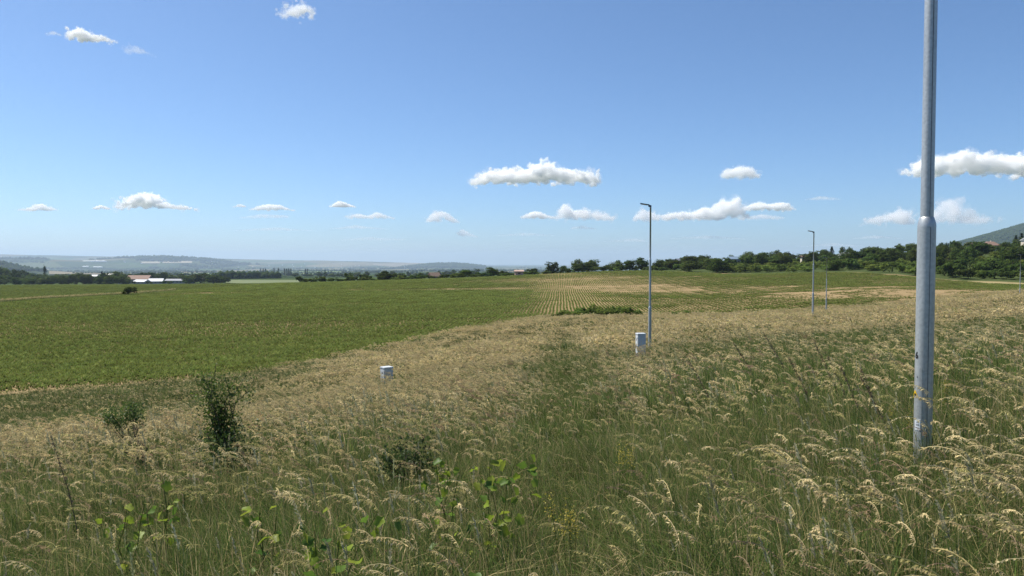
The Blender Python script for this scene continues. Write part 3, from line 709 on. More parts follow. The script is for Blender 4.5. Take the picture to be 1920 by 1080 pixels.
def poplar_crown(seed):
    g = np.random.default_rng(seed); acc = Acc()
    for k in range(60):
        z = g.uniform(.06, .98); r = 1.25 * math.sin(math.pi * min(z * 1.05, 1)) ** .6 * g.uniform(.3, .9); a = g.uniform(0, 6.28)
        P = np.array([r * math.cos(a), r * math.sin(a), z * 20]) + g.normal(0, 1, (22, 3)) * np.array([.42, .42, 1.0]); P[:, 2] = np.maximum(P[:, 2], .5)
        leaf_quads(acc, g, P, np.full(22, .75), mixc(g, 22, (.03, .05, .018), (.045, .065, .025)), .1)
    return acc.mesh('crown', M_TREE)
def conifer_crown(seed):
    g = np.random.default_rng(seed); acc = Acc()
    for k in range(15):
        z = 1.2 + 8.6 * k / 15; rad = 2.1 * (1 - k / 15.5) * g.uniform(.8, 1.1)
        for j in range(9):
            a = j * .7 + k * .9 + g.normal(0, .2); m_ = 9; t = g.uniform(.15, 1, m_) * rad
            P = np.stack([np.cos(a) * t, np.sin(a) * t, z - .28 * t + g.normal(0, .1, m_)], 1) + g.normal(0, .1, (m_, 3))
            leaf_quads(acc, g, P, np.full(m_, .5), mixc(g, m_, (.018, .034, .016), (.028, .046, .02)), .6)
    return acc.mesh('crown', M_TREE)
POP = [(poplar_crown(400 + i), trunk_mesh(410 + i, 9, .3, 2, .05)) for i in range(3)]       # 20 m
CON = [(conifer_crown(420 + i), trunk_mesh(425 + i, 9.2, .2, 0, .05)) for i in range(3)]     # 10 m
KINDS = {'b': (BROAD, 8.6, 6.6, 'broadleaf_tree', 'tree'), 's': (SHRUB, 2.9, 3.9, 'shrub', 'shrub'), 'l': (LIGHT, 2.8, 3.8, 'shrub', 'shrub'), 'p': (POP, 20.4, 3.2, 'poplar_tree', 'tree'), 'c': (CON, 10, 4.2, 'conifer_tree', 'tree')}
TG = np.random.default_rng(99); _dim = {}
def dims(me):
    if me.name not in _dim:
        v = np.empty(len(me.vertices) * 3, np.float32); me.vertices.foreach_get('co', v); v = v.reshape(-1, 3)
        r = np.hypot(v[:, 0], v[:, 1]); _dim[me.name] = (float(np.percentile(v[:, 2], 99.3)), 2 * float(np.percentile(r, 95)))
    return _dim[me.name]
def plant(kind, x, y, hgt, wid, label, group, sink=0.1, z=None):
    lib, h0, w0, nm, cat = KINDS[kind]; cr, tr = lib[TG.integers(len(lib))]; h0, w0 = dims(cr)
    t = thing(nm, label, cat, (x, y, (h1(x, y) if z is None else z) - sink), TG.uniform(0, 6.28), group); t.scale = (wid / w0, wid / w0, hgt / h0)
    link('crown', cr, t); link('trunk', tr, t); return t
def plant_px(kind, px, pytop, wpx, d, label, group):
    """tree standing d metres ahead whose top shows at pytop"""
    x = U(px) * d; z = h1(x, d); top = PT(px, pytop, d)[2]
    return plant(kind, x, d, max(top - z, 1.2), wpx * d / FPX, label, group)
GT = 'trees along the far edge of the crop field'
named = [('b', 656, 511, 19, 318, 'small round dark tree rising from the low hedge'), ('b', 716, 509, 42, 322, 'broad dark tree with a wide domed crown beyond the field, beside paler bushes'),
         ('b', 752, 512, 26, 326, 'lighter green rounded tree just right of the broad dark one'), ('b', 684, 514, 20, 320, 'squat dark tree between the small round tree and the broad domed one'),
         ('b', 787, 511, 14, 326, 'slim tree a little way before the brown roofed cottage'), ('b', 853, 512, 24, 330, 'low dark tree just past the brown roofed cottage'),
         ('b', 877, 506, 24, 328, 'dark rounded tree left of the tallest one in the mid hedge'), ('b', 926, 500.5, 31, 328, 'tall round tree standing well above the hedge before the brick shed'),
         ('b', 945, 507, 20, 330, 'small tree touching the tall round one by the brick shed'), ('b', 1000, 503, 26, 333, 'bushy tree behind the brick shed'), ('b', 1034, 491, 29, 332, 'dome shaped tree with a peaked crown on the skyline'),
         ('b', 1056, 498, 18, 334, 'small tree tucked against the dome shaped skyline tree'), ('b', 1085, 486, 34, 338, 'left half of the largest dark tree mass on the skyline'), ('b', 1108, 486.5, 36, 340, 'right half of the largest dark tree mass on the skyline'),
         ('b', 1136, 496, 16, 341, 'small round tree in the skyline gap'), ('b', 1154, 488, 30, 342, 'dark round tree alone on the crest of the field'), ('b', 1180, 488, 22, 345, 'pale edged tree beside the tall crest tree'),
         ('b', 1197, 483.5, 36, 346, 'tall broad tree on the crest left of the lamp post'), ('b', 1231, 488, 26, 365, 'tree directly behind the second lamp post'), ('b', 1249, 491, 24, 375, 'low tree just right of the second lamp post')]
for k, px, py, wp, d, lb in named: plant_px(k, px, py, wp, d, lb, GT)
# hedge of bushes along the field edge
for px in np.arange(566, 1250, 8.5):
    d = float(far_b(U(px))) + 6 + TG.uniform(0, 9); top = np.interp(px, [560, 640, 760, 840, 960, 1060, 1140, 1250], [519, 519, 517, 514, 510, 503, 501, 497]) + TG.uniform(-2, 4)
    plant_px('s' if TG.uniform() < .75 else 'l', px + TG.uniform(-4, 4), top, TG.uniform(13, 24), d, 'low bush in the hedge along the far edge of the crop field', 'hedge bushes along the far field edge')
# crest of the wooded hill
GC = 'trees on the crest of the wooded hill'
crest = [('b', 1272, 490, 24), ('b', 1296, 488, 26), ('b', 1322, 484.5, 26), ('b', 1345, 484, 24), ('b', 1372, 485, 20), ('b', 1404, 481, 26), ('b', 1428, 477, 26), ('b', 1457, 469, 30), ('b', 1480, 475, 24), ('b', 1502, 476, 24), ('b', 1519, 473, 22), ('b', 1537, 470, 22),
         ('c', 1559, 462, 13), ('b', 1581, 463, 20), ('b', 1595, 465, 20), ('c', 1614, 467, 11), ('c', 1627, 465, 11), ('c', 1633, 465, 10), ('c', 1645, 462, 9), ('b', 1655, 465, 24), ('b', 1676, 465, 24), ('b', 1703, 457, 30), ('b', 1722, 459, 24),
         ('b', 1752, 464, 24), ('b', 1774, 462, 26), ('b', 1800, 459, 26), ('b', 1828, 453, 20), ('b', 1880, 456, 26), ('c', 1903, 441, 13), ('c', 1914, 437, 14), ('c', 1925, 441, 14), ('b', 1945, 448, 30), ('b', 1980, 446, 30)]
cn = 0
for i, (k, px, py, wp) in enumerate(crest):
    lb = {'b': 'broadleaf tree on the skyline of the wooded hill', 'c': 'dark pointed conifer on the skyline of the wooded hill'}[k]
    plant_px(k, px, py, wp, 425 + TG.uniform(-8, 14), lb, GC if k == 'b' else 'conifers on the crest of the wooded hill')
# slope of the wooded hill: trees and scrub packed together
GS = 'trees and scrub packed on the wooded slope'
TIER = {}
for row in range(9):
    for px in np.arange(1246, 1990, 20):
        u = U(px + TG.uniform(-11, 11)); f0 = float(far_b(u)) + 12; f1 = 415.0; d = f0 + (f1 - f0) * ((row + TG.uniform(0, 1)) / 9); x = u * d; p = px
        if row > 6 and TG.uniform() < .35: continue
        light = (1350 < p < 1570 and row < 5) or (p > 1780 and 2 <= row < 5 and TG.uniform() < .6) or (1600 < p < 1740 and row < 3) or (TG.uniform() < .16)
        if p < 1345 and row < 4 and TG.uniform() < .6: continue
        if light: tp = plant('l', x, d, TG.uniform(1.8, 3.4), TG.uniform(4.5, 8.0), 'yellow green scrub bush on the wooded slope beyond the field', 'light scrub on the wooded slope')
        elif row < 2 or TG.uniform() < .3: tp = plant('s', x, d, TG.uniform(2.6, 4.6), TG.uniform(5, 8.5), 'dark rounded shrub on the wooded slope beyond the field', 'dark shrubs on the wooded slope')
        else: tp = plant('b', x, d, TG.uniform(4.4, 7.2), TG.uniform(6, 9.5), 'leafy tree in the middle of the wooded slope', 'broadleaf trees on the wooded slope')
        TIER.setdefault((row, tp['group']), []).append(tp)
for px, py, wp, d, lb in ((1292, 489, 44, 330, 'broad dark tree at the foot of the slope beside an open sandy patch'), (1345, 485, 46, 322, 'large round dark tree leaning over the crop edge, paler bush at its foot'), (1566, 487, 32, 290, 'dark rounded tree directly behind the two thin lamp posts'), (1640, 495, 22, 282, 'dark tree at the field edge below the white hut'),
                          (1770, 482, 44, 262, 'dark spreading tree just right of the thick lamp post'), (1862, 484, 60, 236, 'wide dark thicket above the pale stubble strip'), (1900, 487, 40, 232, 'dark thicket behind the farthest lamp post')):
    plant_px('b', px, py, wp, d, lb, None)
for i, (px, wp, top) in enumerate(((236, 14, 523), (251, 9, 526), (277, 8, 527), (283, 6, 528), (306, 10, 526), (320, 12, 527), (348, 10, 526))): plant_px('s', px, top, wp, 640, 'dark shrub from the left in front of the farm sheds', 'shrubs before the farm')
# lone bush in the field
x, y, z = ground_at(237, 188); lone = plant('s', x, y, 2.3, 4.0, 'lone dark bush standing in the open field on the track bank', None)
# bramble strip at the edge of the meadow
for i in range(34):
    px = 1046 + i * 4.6 + TG.uniform(-4, 4); x, y, z = ground_at(px, TG.uniform(92, 101)); f = math.sin(math.pi * min(max((px - 1035) / 190, .1), .95))
    plant('l' if TG.uniform() < .85 else 's', x, y, .75 + 1.15 * f * TG.uniform(.45, 1.15), TG.uniform(1.7, 3.0), 'bright green bramble bush at the edge of the meadow beside the crop rows', 'brambles between meadow and crop')
for px, s in ((1265, 1.0), (1282, 1.25), (1298, .8)): x, y, z = ground_at(px, 98); plant('l', x, y, s, s * 1.5, 'small separate bramble tuft right of the second lamp post', 'bramble tufts')
# woods on the left behind the field
def wood(px0, px1, step, d0, d1, tops, label, group, k='b', wj=(18, 30)):
    for px in np.arange(px0, px1, step):
        p = px + TG.uniform(-step / 2, step / 2); d = TG.uniform(d0, d1); plant_px(k, p, np.interp(p, [q[0] for q in tops], [q[1] for q in tops]) + TG.uniform(-2.5, 4), TG.uniform(*wj), d, label, group)
wood(-60, 240, 9, 560, 640, [(-60, 516), (60, 520), (120, 518), (160, 514), (240, 519)], 'rounded tree in the front of the wood behind the field', 'front trees of the wood left of the farm')
wood(-60, 150, 9, 700, 860, [(-60, 503), (0, 502), (40, 508), (90, 514), (150, 513)], 'tree in the rear rows of the wood left of the farm', 'rear trees of the wood left of the farm')
wood(196, 240, 9, 660, 700, [(196, 512), (240, 510)], 'very dark tall tree beside the farm roofs', 'dark trees beside the farm', 'b', (20, 26))
wood(244, 345, 9, 790, 860, [(244, 512), (345, 513)], 'tree in the row behind the farm roofs', 'trees behind the farm')
wood(350, 424, 8, 650, 720, [(350, 517), (390, 514), (424, 519)], 'dark tree in the clump at the far end of the farm', 'trees at the far end of the farm')
wood(430, 640, 13, 1350, 1500, [(430, 514), (640, 514)], 'bushy tree in the line below the poplars', 'tree line below the poplars', 'b', (9, 16))
wood(600, 900, 12, 1150, 1350, [(600, 511), (780, 508), (900, 505)], 'hazy tree in the line seen over the hedge', 'hazy tree line over the hedge', 'b', (10, 18))
plant_px('c', 191, 509, 12, 655, 'dark ragged conifer standing above the wood by the farm', None)
plant_px('p', 84, 499, 6.4, 900, 'single poplar column standing above the left wood', None)
GP = 'row of poplars in the valley'
for px, top in ((489, 504), (493.5, 503.5), (498, 503.5), (514, 503), (522, 503), (533.5, 503.5), (537.5, 503.5), (541.5, 503.5), (545.5, 503.5), (572.5, 504), (576.5, 504.5), (609.5, 505.5)):
    plant_px('p', px, top, 3.4, 1900, 'slim poplar in the spaced row far out in the valley', GP)

# ------------------------------------------------------------------ buildings
M_TILE = plain('red_roof_tiles', (.23, .145, .11), .8, 0, .25, 3); M_BROWN = plain('brown_roof', (.15, .105, .08), .8, 0, .25, 3); M_TIN = plain('white_tin_roof', (.55, .56, .57), .45, 0, .06, 2)
M_GREYR = plain('grey_sheet_roof', (.22, .23, .26), .6, 0, .15, 2); M_BLUE = plain('blue_grey_roof', (.17, .24, .32), .6); M_WALLC = plain('cream_plaster', (.62, .55, .44), .85, 0, .1, 2); M_WALLG = plain('grey_render', (.28, .28, .28), .85, 0, .15, 2); M_WALLB = plain('pink_brick', (.42, .30, .25), .85, 0, .15, 4); M_WIN = plain('dark_window', (.03, .035, .045), .2)
def building(name, label, cat, px, d, wid, dep, hw, hr, rz, mw, mr, hip=False, nwin=3, z=None, group=None):
    x, y, gz = ground_at(px, d); t = thing(name, label, cat, (x, y, gz if z is None else z), rz, group)
    bm = bmesh.new(); box_bm(bm, 0, 0, hw / 2 - .5, wid, dep, hw + 1)
    if not hip:
        for s in (-1, 1):
            v = [bm.verts.new((s * wid / 2, -dep / 2, hw)), bm.verts.new((s * wid / 2, dep / 2, hw)), bm.verts.new((s * wid / 2, 0, hw + hr))]; bm.faces.new(v)
    link('wall', bm_mesh('wall', bm, mw), t)
    o = .35; e = wid / 2 + o; k = wid * .28 if hip else e; q = dep / 2 + o; V = []
    for dz in (.06, .3): V += [(-e, -q, hw - .2 + dz), (e, -q, hw - .2 + dz), (e, q, hw - .2 + dz), (-e, q, hw - .2 + dz), (-k, 0, hw + hr + dz), (k, 0, hw + hr + dz)]
    F4 = [[6, 7, 11, 10], [8, 9, 10, 11], [1, 0, 4, 5], [3, 2, 5, 4], [0, 1, 7, 6], [2, 3, 9, 8], [1, 2, 8, 7], [3, 0, 6, 9]]; F3 = [[7, 8, 11], [9, 6, 10], [2, 1, 5], [0, 3, 4]]
    rf = link('roof', build_mesh('roof', V, [np.array(F4), np.array(F3)], None, False, (mr,)), t)
    for i in range(nwin):
        bm = bmesh.new(); box_bm(bm, (i - (nwin - 1) / 2) * wid / max(nwin, 1), -dep / 2 - .02, hw * .55, min(1.1, wid / nwin * .5), .1, hw * .38); link('window', bm_mesh('window', bm, M_WIN), t)
    if hip:
        bm = bmesh.new(); box_bm(bm, wid * .12, .4, hw + hr + .2, .6, .6, 1.2); link('chimney', bm_mesh('chimney', bm, mw), rf)
    return t
building('barn', 'long barn with a red tiled roof rising behind the white sheds', 'barn', 262, 705, 20, 12, 4.0, 3.4, R(4), M_WALLG, M_TILE)
building('shed', 'white roofed shed in front of the red tiled barn', 'shed', 266, 676, 12, 9, 1.9, 1.7, R(-14), M_WALLG, M_TIN)
building('shed', 'white roofed shed at the end of the red tiled barn', 'shed', 293, 684, 12, 11, 2.2, 2.3, R(16), M_WALLG, M_TIN)
building('barn', 'long low grey barn with a row of dark windows', 'barn', 336, 694, 24, 8, 2.6, 1.4, R(-5), M_WALLG, M_GREYR, nwin=7)
building('shed', 'dark low shed at the field edge before the farm', 'shed', 232, 640, 8, 5, 2.2, .8, R(4), M_WALLG, M_GREYR)
building('house', 'small white gabled house half hidden in the left wood', 'house', 60, 640, 3.4, 3.6, 2.6, 1.4, R(40), M_WALLC, M_TIN)
building('shed', 'white roof showing above the dark trees left of the farm', 'shed', 207, 880, 9, 7, 6.4, 2.0, R(10), M_WALLG, M_TIN)
building('shed', 'small white roof left of the ragged conifer', 'shed', 178, 880, 7, 6, 5.6, 1.4, R(0), M_WALLG, M_TIN)
building('cottage', 'small cottage with a steep brown roof in the hedge', 'house', 814, 322, 4.0, 4.0, .9, 1.5, R(28), M_WALLG, M_BROWN, nwin=2)
building('shed', 'low pinkish brick shed at the field edge', 'shed', 973, 320, 3.4, 2.6, 1.7, .4, R(6), M_WALLB, M_WALLB, nwin=1)
building('house', 'house with a blue grey roof on the wooded crest', 'house', 1375, 405, 6, 5, 3.6, 1.2, R(8), M_WALLG, M_BLUE)
building('house', 'grey roof slope half hidden in the crest trees', 'house', 1270, 405, 6, 6, 3.0, 2.2, R(60), M_WALLG, M_GREYR)
building('hut', 'hut with a bright white roof among the hillside trees', 'hut', 1584, 372, 4.6, 4, 3.4, 1.3, R(14), M_WALLC, M_TIN, nwin=1)
building('hut', 'small sandy coloured hut left of the thin lamp posts', 'hut', 1505, 372, 1.8, 2.0, 4.0, .5, R(0), M_WALLC, M_BROWN, nwin=1)
building('house', 'large house with a reddish hipped roof below the mountain', 'house', 1855, 400, 7.0, 6, 3.2, 1.9, R(6), M_WALLC, M_TILE, True)
building('house', 'cream house gable left of the hipped red roof', 'house', 1816, 396, 2.0, 4, 4.6, 1.0, R(0), M_WALLC, M_BROWN, nwin=1)
building('shed', 'white shed roof at the edge of the picture below the conifers', 'shed', 1927, 372, 5, 4, 5.4, .9, R(10), M_WALLC, M_TIN)
for px, py, d0, L, lb in ((161, 500.5, 2500, 60, 'smaller of the two white greenhouses on the plain'), (184, 501.5, 2500, 90, 'larger of the two white greenhouses on the plain'), (178, 491, 6000, 260, 'long pale greenhouse strip under the far hills')):
    x, y = hit(px, py, d0); building('greenhouse', lb, 'greenhouse', px, y, L, 18, 5 if L < 100 else 9, 4, 0, M_TIN, M_TIN, nwin=1)
g = np.random.default_rng(5)
ME_VH = None
for i in range(46):
    px = g.uniform(440, 900) if i < 36 else g.uniform(180, 430); py = g.uniform(495, 502) if i < 36 else g.uniform(489, 495)
    x, y = hit(px, py, 4500)
    if ME_VH is None:
        V = [(-8, -6, -1), (8, -6, -1), (8, 6, -1), (-8, 6, -1), (-8, -6, 6), (8, -6, 6), (8, 6, 6), (-8, 6, 6), (-8, 0, 11), (8, 0, 11)]
        ME_VH = build_mesh('village_house', V, [np.array([[0, 1, 5, 4], [2, 3, 7, 6], [4, 5, 9, 8], [6, 7, 8, 9]]), np.array([[0, 4, 7], [0, 7, 3], [4, 8, 7], [1, 2, 6], [1, 6, 5], [5, 6, 9]])], None, False, (M_TIN, M_TILE), [0, 0, 1, 1, 0, 0, 0, 0, 0, 0])
    tag(link('village_house', ME_VH, None, (x, y, h1(x, y)), (0, 0, g.uniform(0, 3)), (1, 1, 1)), 'tiny pale house of the hazy village far across the valley', 'house', 'houses of the far villages')
x, y = hit(760, 504, 4500); t = thing('church', 'tiny church with a pointed spire in the hazy village', 'church', (x, y, h1(x, y)))
bm = bmesh.new(); box_bm(bm, 0, 0, 6, 26, 14, 16); link('wall', bm_mesh('wall', bm, M_TIN), t)
bm = bmesh.new(); box_bm(bm, -12, 0, 10, 9, 9, 30); link('tower', bm_mesh('tower', bm, M_TIN), t)
V, F = lathe([(6.5, 25), (.2, 52)], 8); V[:, 0] -= 12; link('spire', build_mesh('spire', V, [F], None, False, (M_GREYR,)), t)

# ------------------------------------------------------------------ far land: parcels and woods
M_F = {'tan': plain('far_stubble', (.15, .125, .07), .9, 0, .1, .01), 'pale': plain('far_pale_field', (.27, .23, .155), .9, 0, .1, .01), 'green': plain('far_green_field', (.10, .15, .045), .9, 0, .1, .01), 'lime': plain('far_lime_field', (.11, .135, .045), .9, 0, .1, .01)}
for i, (px0, px1, pa, pb, kind, d0, lb) in enumerate(((92, 216, 515, 509, 'tan', 1000, 'broad tan field behind the left wood'), (432, 500, 521, 517.5, 'tan', 800, 'tan strip right of the farm'), (424, 562, 531.5, 526, 'lime', 420, 'pale green strip just beyond the crop field'),
                                                      (265, 300, 494.5, 491.5, 'pale', 6000, 'pale quarry like patch on the far hill'), (305, 360, 494, 490.5, 'pale', 6000, 'longer pale patch on the far hill'), (330, 600, 515.5, 513, 'green', 900, 'green strip below the poplars'), (700, 800, 498, 494.5, 'tan', 6000, 'tan slope of the far ridge'), (505, 640, 511.5, 509, 'green', 1500, 'green strip behind the poplars'))):
    NX, NYY = 24, 10; P = []
    corners = [hit(px0, pa, d0), hit(px1, pa, d0), hit(px1, pb, d0), hit(px0, pb, d0)]
    for v in np.linspace(0, 1, NYY + 1):
        for s in np.linspace(0, 1, NX + 1):
            a_ = np.array(corners[0]) * (1 - s) + np.array(corners[1]) * s; b_ = np.array(corners[3]) * (1 - s) + np.array(corners[2]) * s; P.append(a_ * (1 - v) + b_ * v)
    P = np.array(P); Z = H(P[:, 0], P[:, 1]) + np.hypot(P[:, 0], P[:, 1]) * .0006 + .15
    i_ = (np.arange(NYY)[:, None] * (NX + 1) + np.arange(NX)[None]).ravel()
    tag(link('field', build_mesh('field', np.column_stack([P, Z]), [np.stack([i_, i_ + 1, i_ + NX + 2, i_ + NX + 1], 1)], None, True, (M_F[kind],))), lb, None, None, 'structure')
ICO_V = None
bm = bmesh.new(); bmesh.ops.create_icosphere(bm, subdivisions=1, radius=1); ICO_V = np.array([v.co[:] for v in bm.verts]); bm.verts.ensure_lookup_table(); ICO_F = np.array([[v.index for v in f.verts] for f in bm.faces]); bm.free()
def lumps(name, label, P, r, seed, cols=((.03, .05, .02), (.045, .065, .025), (.022, .04, .018)), zf=1.1):
    g = np.random.default_rng(seed); n = len(P); V = ICO_V[None] * g.uniform(.75, 1.2, (n, 12, 1)); rr = np.asarray(r).reshape(-1, 1, 1) * np.ones((n, 1, 1))
    V = V * rr * np.array([1, 1, zf]) + P[:, None, :] + np.array([0, 0, .45]) * rr
    F = (ICO_F[None] + (np.arange(n) * 12)[:, None, None]).reshape(-1, 3)
    me = build_mesh(name, V.reshape(-1, 3), [F], np.repeat(mixc(g, n, *cols), 12, 0), True, (M_FAR,))
    return tag(link(name, me), label, None, None, 'stuff')
def line_pts(px0, py0, px1, py1, d0, n, jit, seed):
    g = np.random.default_rng(seed); a = hit(px0, py0, d0); b = hit(px1, py1, d0); t = g.uniform(0, 1, n); x = a[0] + (b[0] - a[0]) * t + g.normal(0, jit, n); y = a[1] + (b[1] - a[1]) * t + g.normal(0, jit, n)
    return np.stack([x, y, H(x, y)], 1)
PL = []; RL_ = []
for k, (p0, q0, p1, q1, d0, n, j) in enumerate(((70, 504, 215, 504, 1200, 260, 60), (200, 505, 420, 504, 1200, 240, 40), (420, 513, 660, 513, 1000, 120, 15), (640, 510, 860, 506, 1000, 200, 40), (420, 523, 500, 522, 700, 60, 8), (250, 510, 480, 510, 1200, 100, 12), (480, 509.5, 720, 508, 1500, 120, 14), (330, 501, 480, 501, 2500, 90, 60), (560, 503, 900, 502, 2500, 220, 90))):
    p = line_pts(p0, q0, p1, q1, d0, n, j, 600 + k); PL.append(p); RL_.append(np.random.default_rng(k).uniform(3.5, 7.5, n))
lumps('treeline', 'hazy tree lines crossing the valley', np.concatenate(PL), np.concatenate(RL_), 61)
g = np.random.default_rng(8); PL = []
for k in range(90):
    y = math.exp(g.uniform(math.log(1800), math.log(11000))); x = g.uniform(-.72, .05) * y; a = g.normal(0, .35); L = y * g.uniform(.03, .12); n = 26; t = g.uniform(-.5, .5, n)
    xx = x + math.cos(a) * L * t; yy = y + math.sin(a) * L * t + g.normal(0, 8, n); PL.append(np.stack([xx, yy, H(xx, yy)], 1))
PL = np.concatenate(PL); lumps('treeline', 'scattered far hedges and copses on the plain', PL, np.clip(PL[:, 1] * .0016, 4, 14) * g.uniform(.6, 1.2, len(PL)), 62)
# woods on the hills and the mountain
def hill_pts(px, Y, hw, sy, n, seed, thr=None):
    g = np.random.default_rng(seed); x = U(px) * Y + g.uniform(-1, 1, n) * hw; y = Y + g.uniform(-1, .35, n) * sy
    if thr is not None: k = fbm(x / 700, y / 700, 8) > thr; x, y = x[k], y[k]
    return np.stack([x, y, H(x, y)], 1)
p = hill_pts(-90, 3100, 300, 420, 1300, 71); lumps('forest', 'dark wood on the low hill at the far left', p, np.random.default_rng(1).uniform(6, 11, len(p)), 63)
p = hill_pts(290, 9500, 1200, 1300, 2600, 72, .42); lumps('forest', 'blue hazy wood on the far hill behind the farm', p, np.random.default_rng(2).uniform(12, 22, len(p)), 64)
p = hill_pts(840, 10000, 500, 1100, 1200, 73); lumps('forest', 'blue hazy wood on the far hill above the hedge', p, np.random.default_rng(3).uniform(12, 22, len(p)), 65)
g = np.random.default_rng(74); n = 16000; y = g.uniform(2900, 4300, n); x = g.uniform(.5, .80, n) * y; z = H(x, y); k = z > 10
lumps('forest', 'forest covering the dark mountain at the edge of the picture', np.stack([x, y, z], 1)[k], g.uniform(4, 8.5, int(k.sum())), 66, zf=.8)

# ------------------------------------------------------------------ plants standing out of the meadow grass
def twig_bush(name, px, d, hgt, wid, nst, nleaf, size, cols, label, cat='bush', lean=0.0, seed=0, lo=.3, flat=False, wood=(.05, .04, .03)):
    g = np.random.default_rng(seed); x, y, z = ground_at(px, d); t = thing(name, label, cat, (x, y, z - .03)); A = Acc(); B = Acc()
    for k in range(nst):
        a = g.uniform(0, 6.28); top = np.array([math.cos(a) * wid * .5 * g.uniform(.2, 1) + lean * hgt, math.sin(a) * wid * .5 * g.uniform(.2, 1), hgt * (g.uniform(.55, 1) if not flat else g.uniform(.86, 1))])
        p = np.array([g.normal(0, .03), g.normal(0, .03), 0.0]); pts = [p]
        for s in np.linspace(.25, 1, 5): pts.append(top * s ** np.array([1.4, 1.4, .9]) + g.normal(0, .03, 3) * hgt)
        for i in range(5):
            n0 = A.n; limb(A, pts[i], pts[i + 1], .011 * (1 - i * .15), .011 * (1 - (i + 1) * .15), 5)
        m = max(nleaf // nst, 3); f = g.uniform(lo, 1.0, m) * 5 * .999; i0 = f.astype(int); fr = (f - i0)[:, None]; pa = np.array(pts)
        P = pa[i0] * (1 - fr) + pa[i0 + 1] * fr + g.normal(0, .075, (m, 3)) * np.array([1, 1, .8]) * (wid / .6)
        P[:, 2] = np.maximum(P[:, 2], .04)
        leaf_quads(B, g, P, np.full(m, size), mixc(g, m, *cols), .2)
    me = A.mesh('stem', M_WOOD); link('stem', me, t); link('foliage', B.mesh('foliage', M_BUSH), t); return t
DKG = ((.035, .06, .018), (.055, .09, .025), (.03, .05, .02)); MIDG = ((.06, .105, .024), (.085, .14, .03), (.05, .08, .022), (.12, .17, .04)); BRI = ((.16, .23, .03), (.22, .28, .04))
twig_bush('wild_rose_bush', 408, 9.0, 1.5, .5, 12, 3400, .034, MIDG + BRI[:1], 'tall dark stemmed rose bush standing above the pale grass', lean=.04, seed=1, lo=.28)
twig_bush('wild_rose_bush', 432, 8.7, 0.8, .9, 14, 4200, .034, DKG + MIDG[:2], 'low dark leafy bush at the foot of the tall rose bush', seed=2, lo=.1)
twig_bush('thorn_sapling', 262, 9.6, 1.08, .52, 7, 1500, .031, MIDG, 'slim thorn sapling with a flat leafy top leaning over dry grass', 'sapling', lean=-.28, seed=3, lo=.82, flat=True)
twig_bush('blackthorn_bush', 762, 7.0, 0.72, .6, 13, 3000, .033, DKG + MIDG[:1], 'small dense dark bush in the green grass below the sunken cabinet', seed=4, lo=.12)
twig_bush('thorn_sapling', 158, 14, .9, .5, 4, 260, .04, DKG, 'tiny dark shrub behind the tan grass brow', 'sapling', seed=6, lo=.4)

def leaf_mesh(name, seed, rx, col_):
    g = np.random.default_rng(seed); a = np.linspace(0, 2 * math.pi, 20, endpoint=False); r = .86 - .2 * np.cos(a) * (np.cos(a) > 0) + .30 * np.abs(np.cos(a * 2.5)) ** 1.5
    x = -np.cos(a) * r * .55 + .5; y = np.sin(a) * r * rx; z = -.25 * (x - .3) ** 2 + .35 * np.abs(y); V = np.concatenate([[[.45, 0, -.02]], np.stack([x, y, z], 1)])
    i = np.arange(20); F = np.stack([np.zeros(20, int), 1 + i, 1 + (i + 1) % 20], 1)
    return build_mesh(name, V, [F], np.tile(np.array(col_), (21, 1)) * g.uniform(.85, 1.15, (21, 1)), True, (M_BUSH,))
LEAVES = [leaf_mesh('leaf', 1, .42, (.20, .27, .03)), leaf_mesh('leaf', 2, .36, (.25, .30, .04)), leaf_mesh('leaf', 3, .45, (.11, .19, .03)), leaf_mesh('leaf', 4, .4, (.06, .12, .025))]
def vine(px, d, hgt, n, spread, size, label, seed):
    g = np.random.default_rng(seed); x, y, z = ground_at(px, d); hgt *= 1.16; spread *= 1.5; n = int(n * 2.8); t = thing('vine_sprig', label, 'plant', (x, y, z), 0, 'broad leaved vines in the grass'); A = Acc(); tips = []
    for k in range(3):
        p = np.array([g.normal(0, .02), g.normal(0, .02), -.02]); top = np.array([g.normal(0, spread * .5), g.normal(0, spread * .4), hgt * g.uniform(.75, 1)])
        for s in np.linspace(.2, 1, 5): q = top * s + g.normal(0, .015, 3); limb(A, p, q, .003, .0026, 5, (.12, .15, .04)); tips.append(q); p = q
    link('stem', A.mesh('stem', M_BUSH), t)
    for k in range(n):
        b = tips[g.integers(0, 5) + 5 * g.integers(0, 3)] * g.uniform(.75, 1.0) if k % 3 else tips[[4, 9, 14][k // 3 % 3]]
        p = b + np.array([g.normal(0, spread * .35), g.normal(0, spread * .3), g.uniform(-.14, .05)]); s = size * g.uniform(.6, 1.25)
        link('leaf', LEAVES[g.choice(4, p=[.36, .3, .22, .12])], t, p, (g.normal(.3, .6), g.normal(.35, .5), g.uniform(0, 6.28)), (s, s, s))
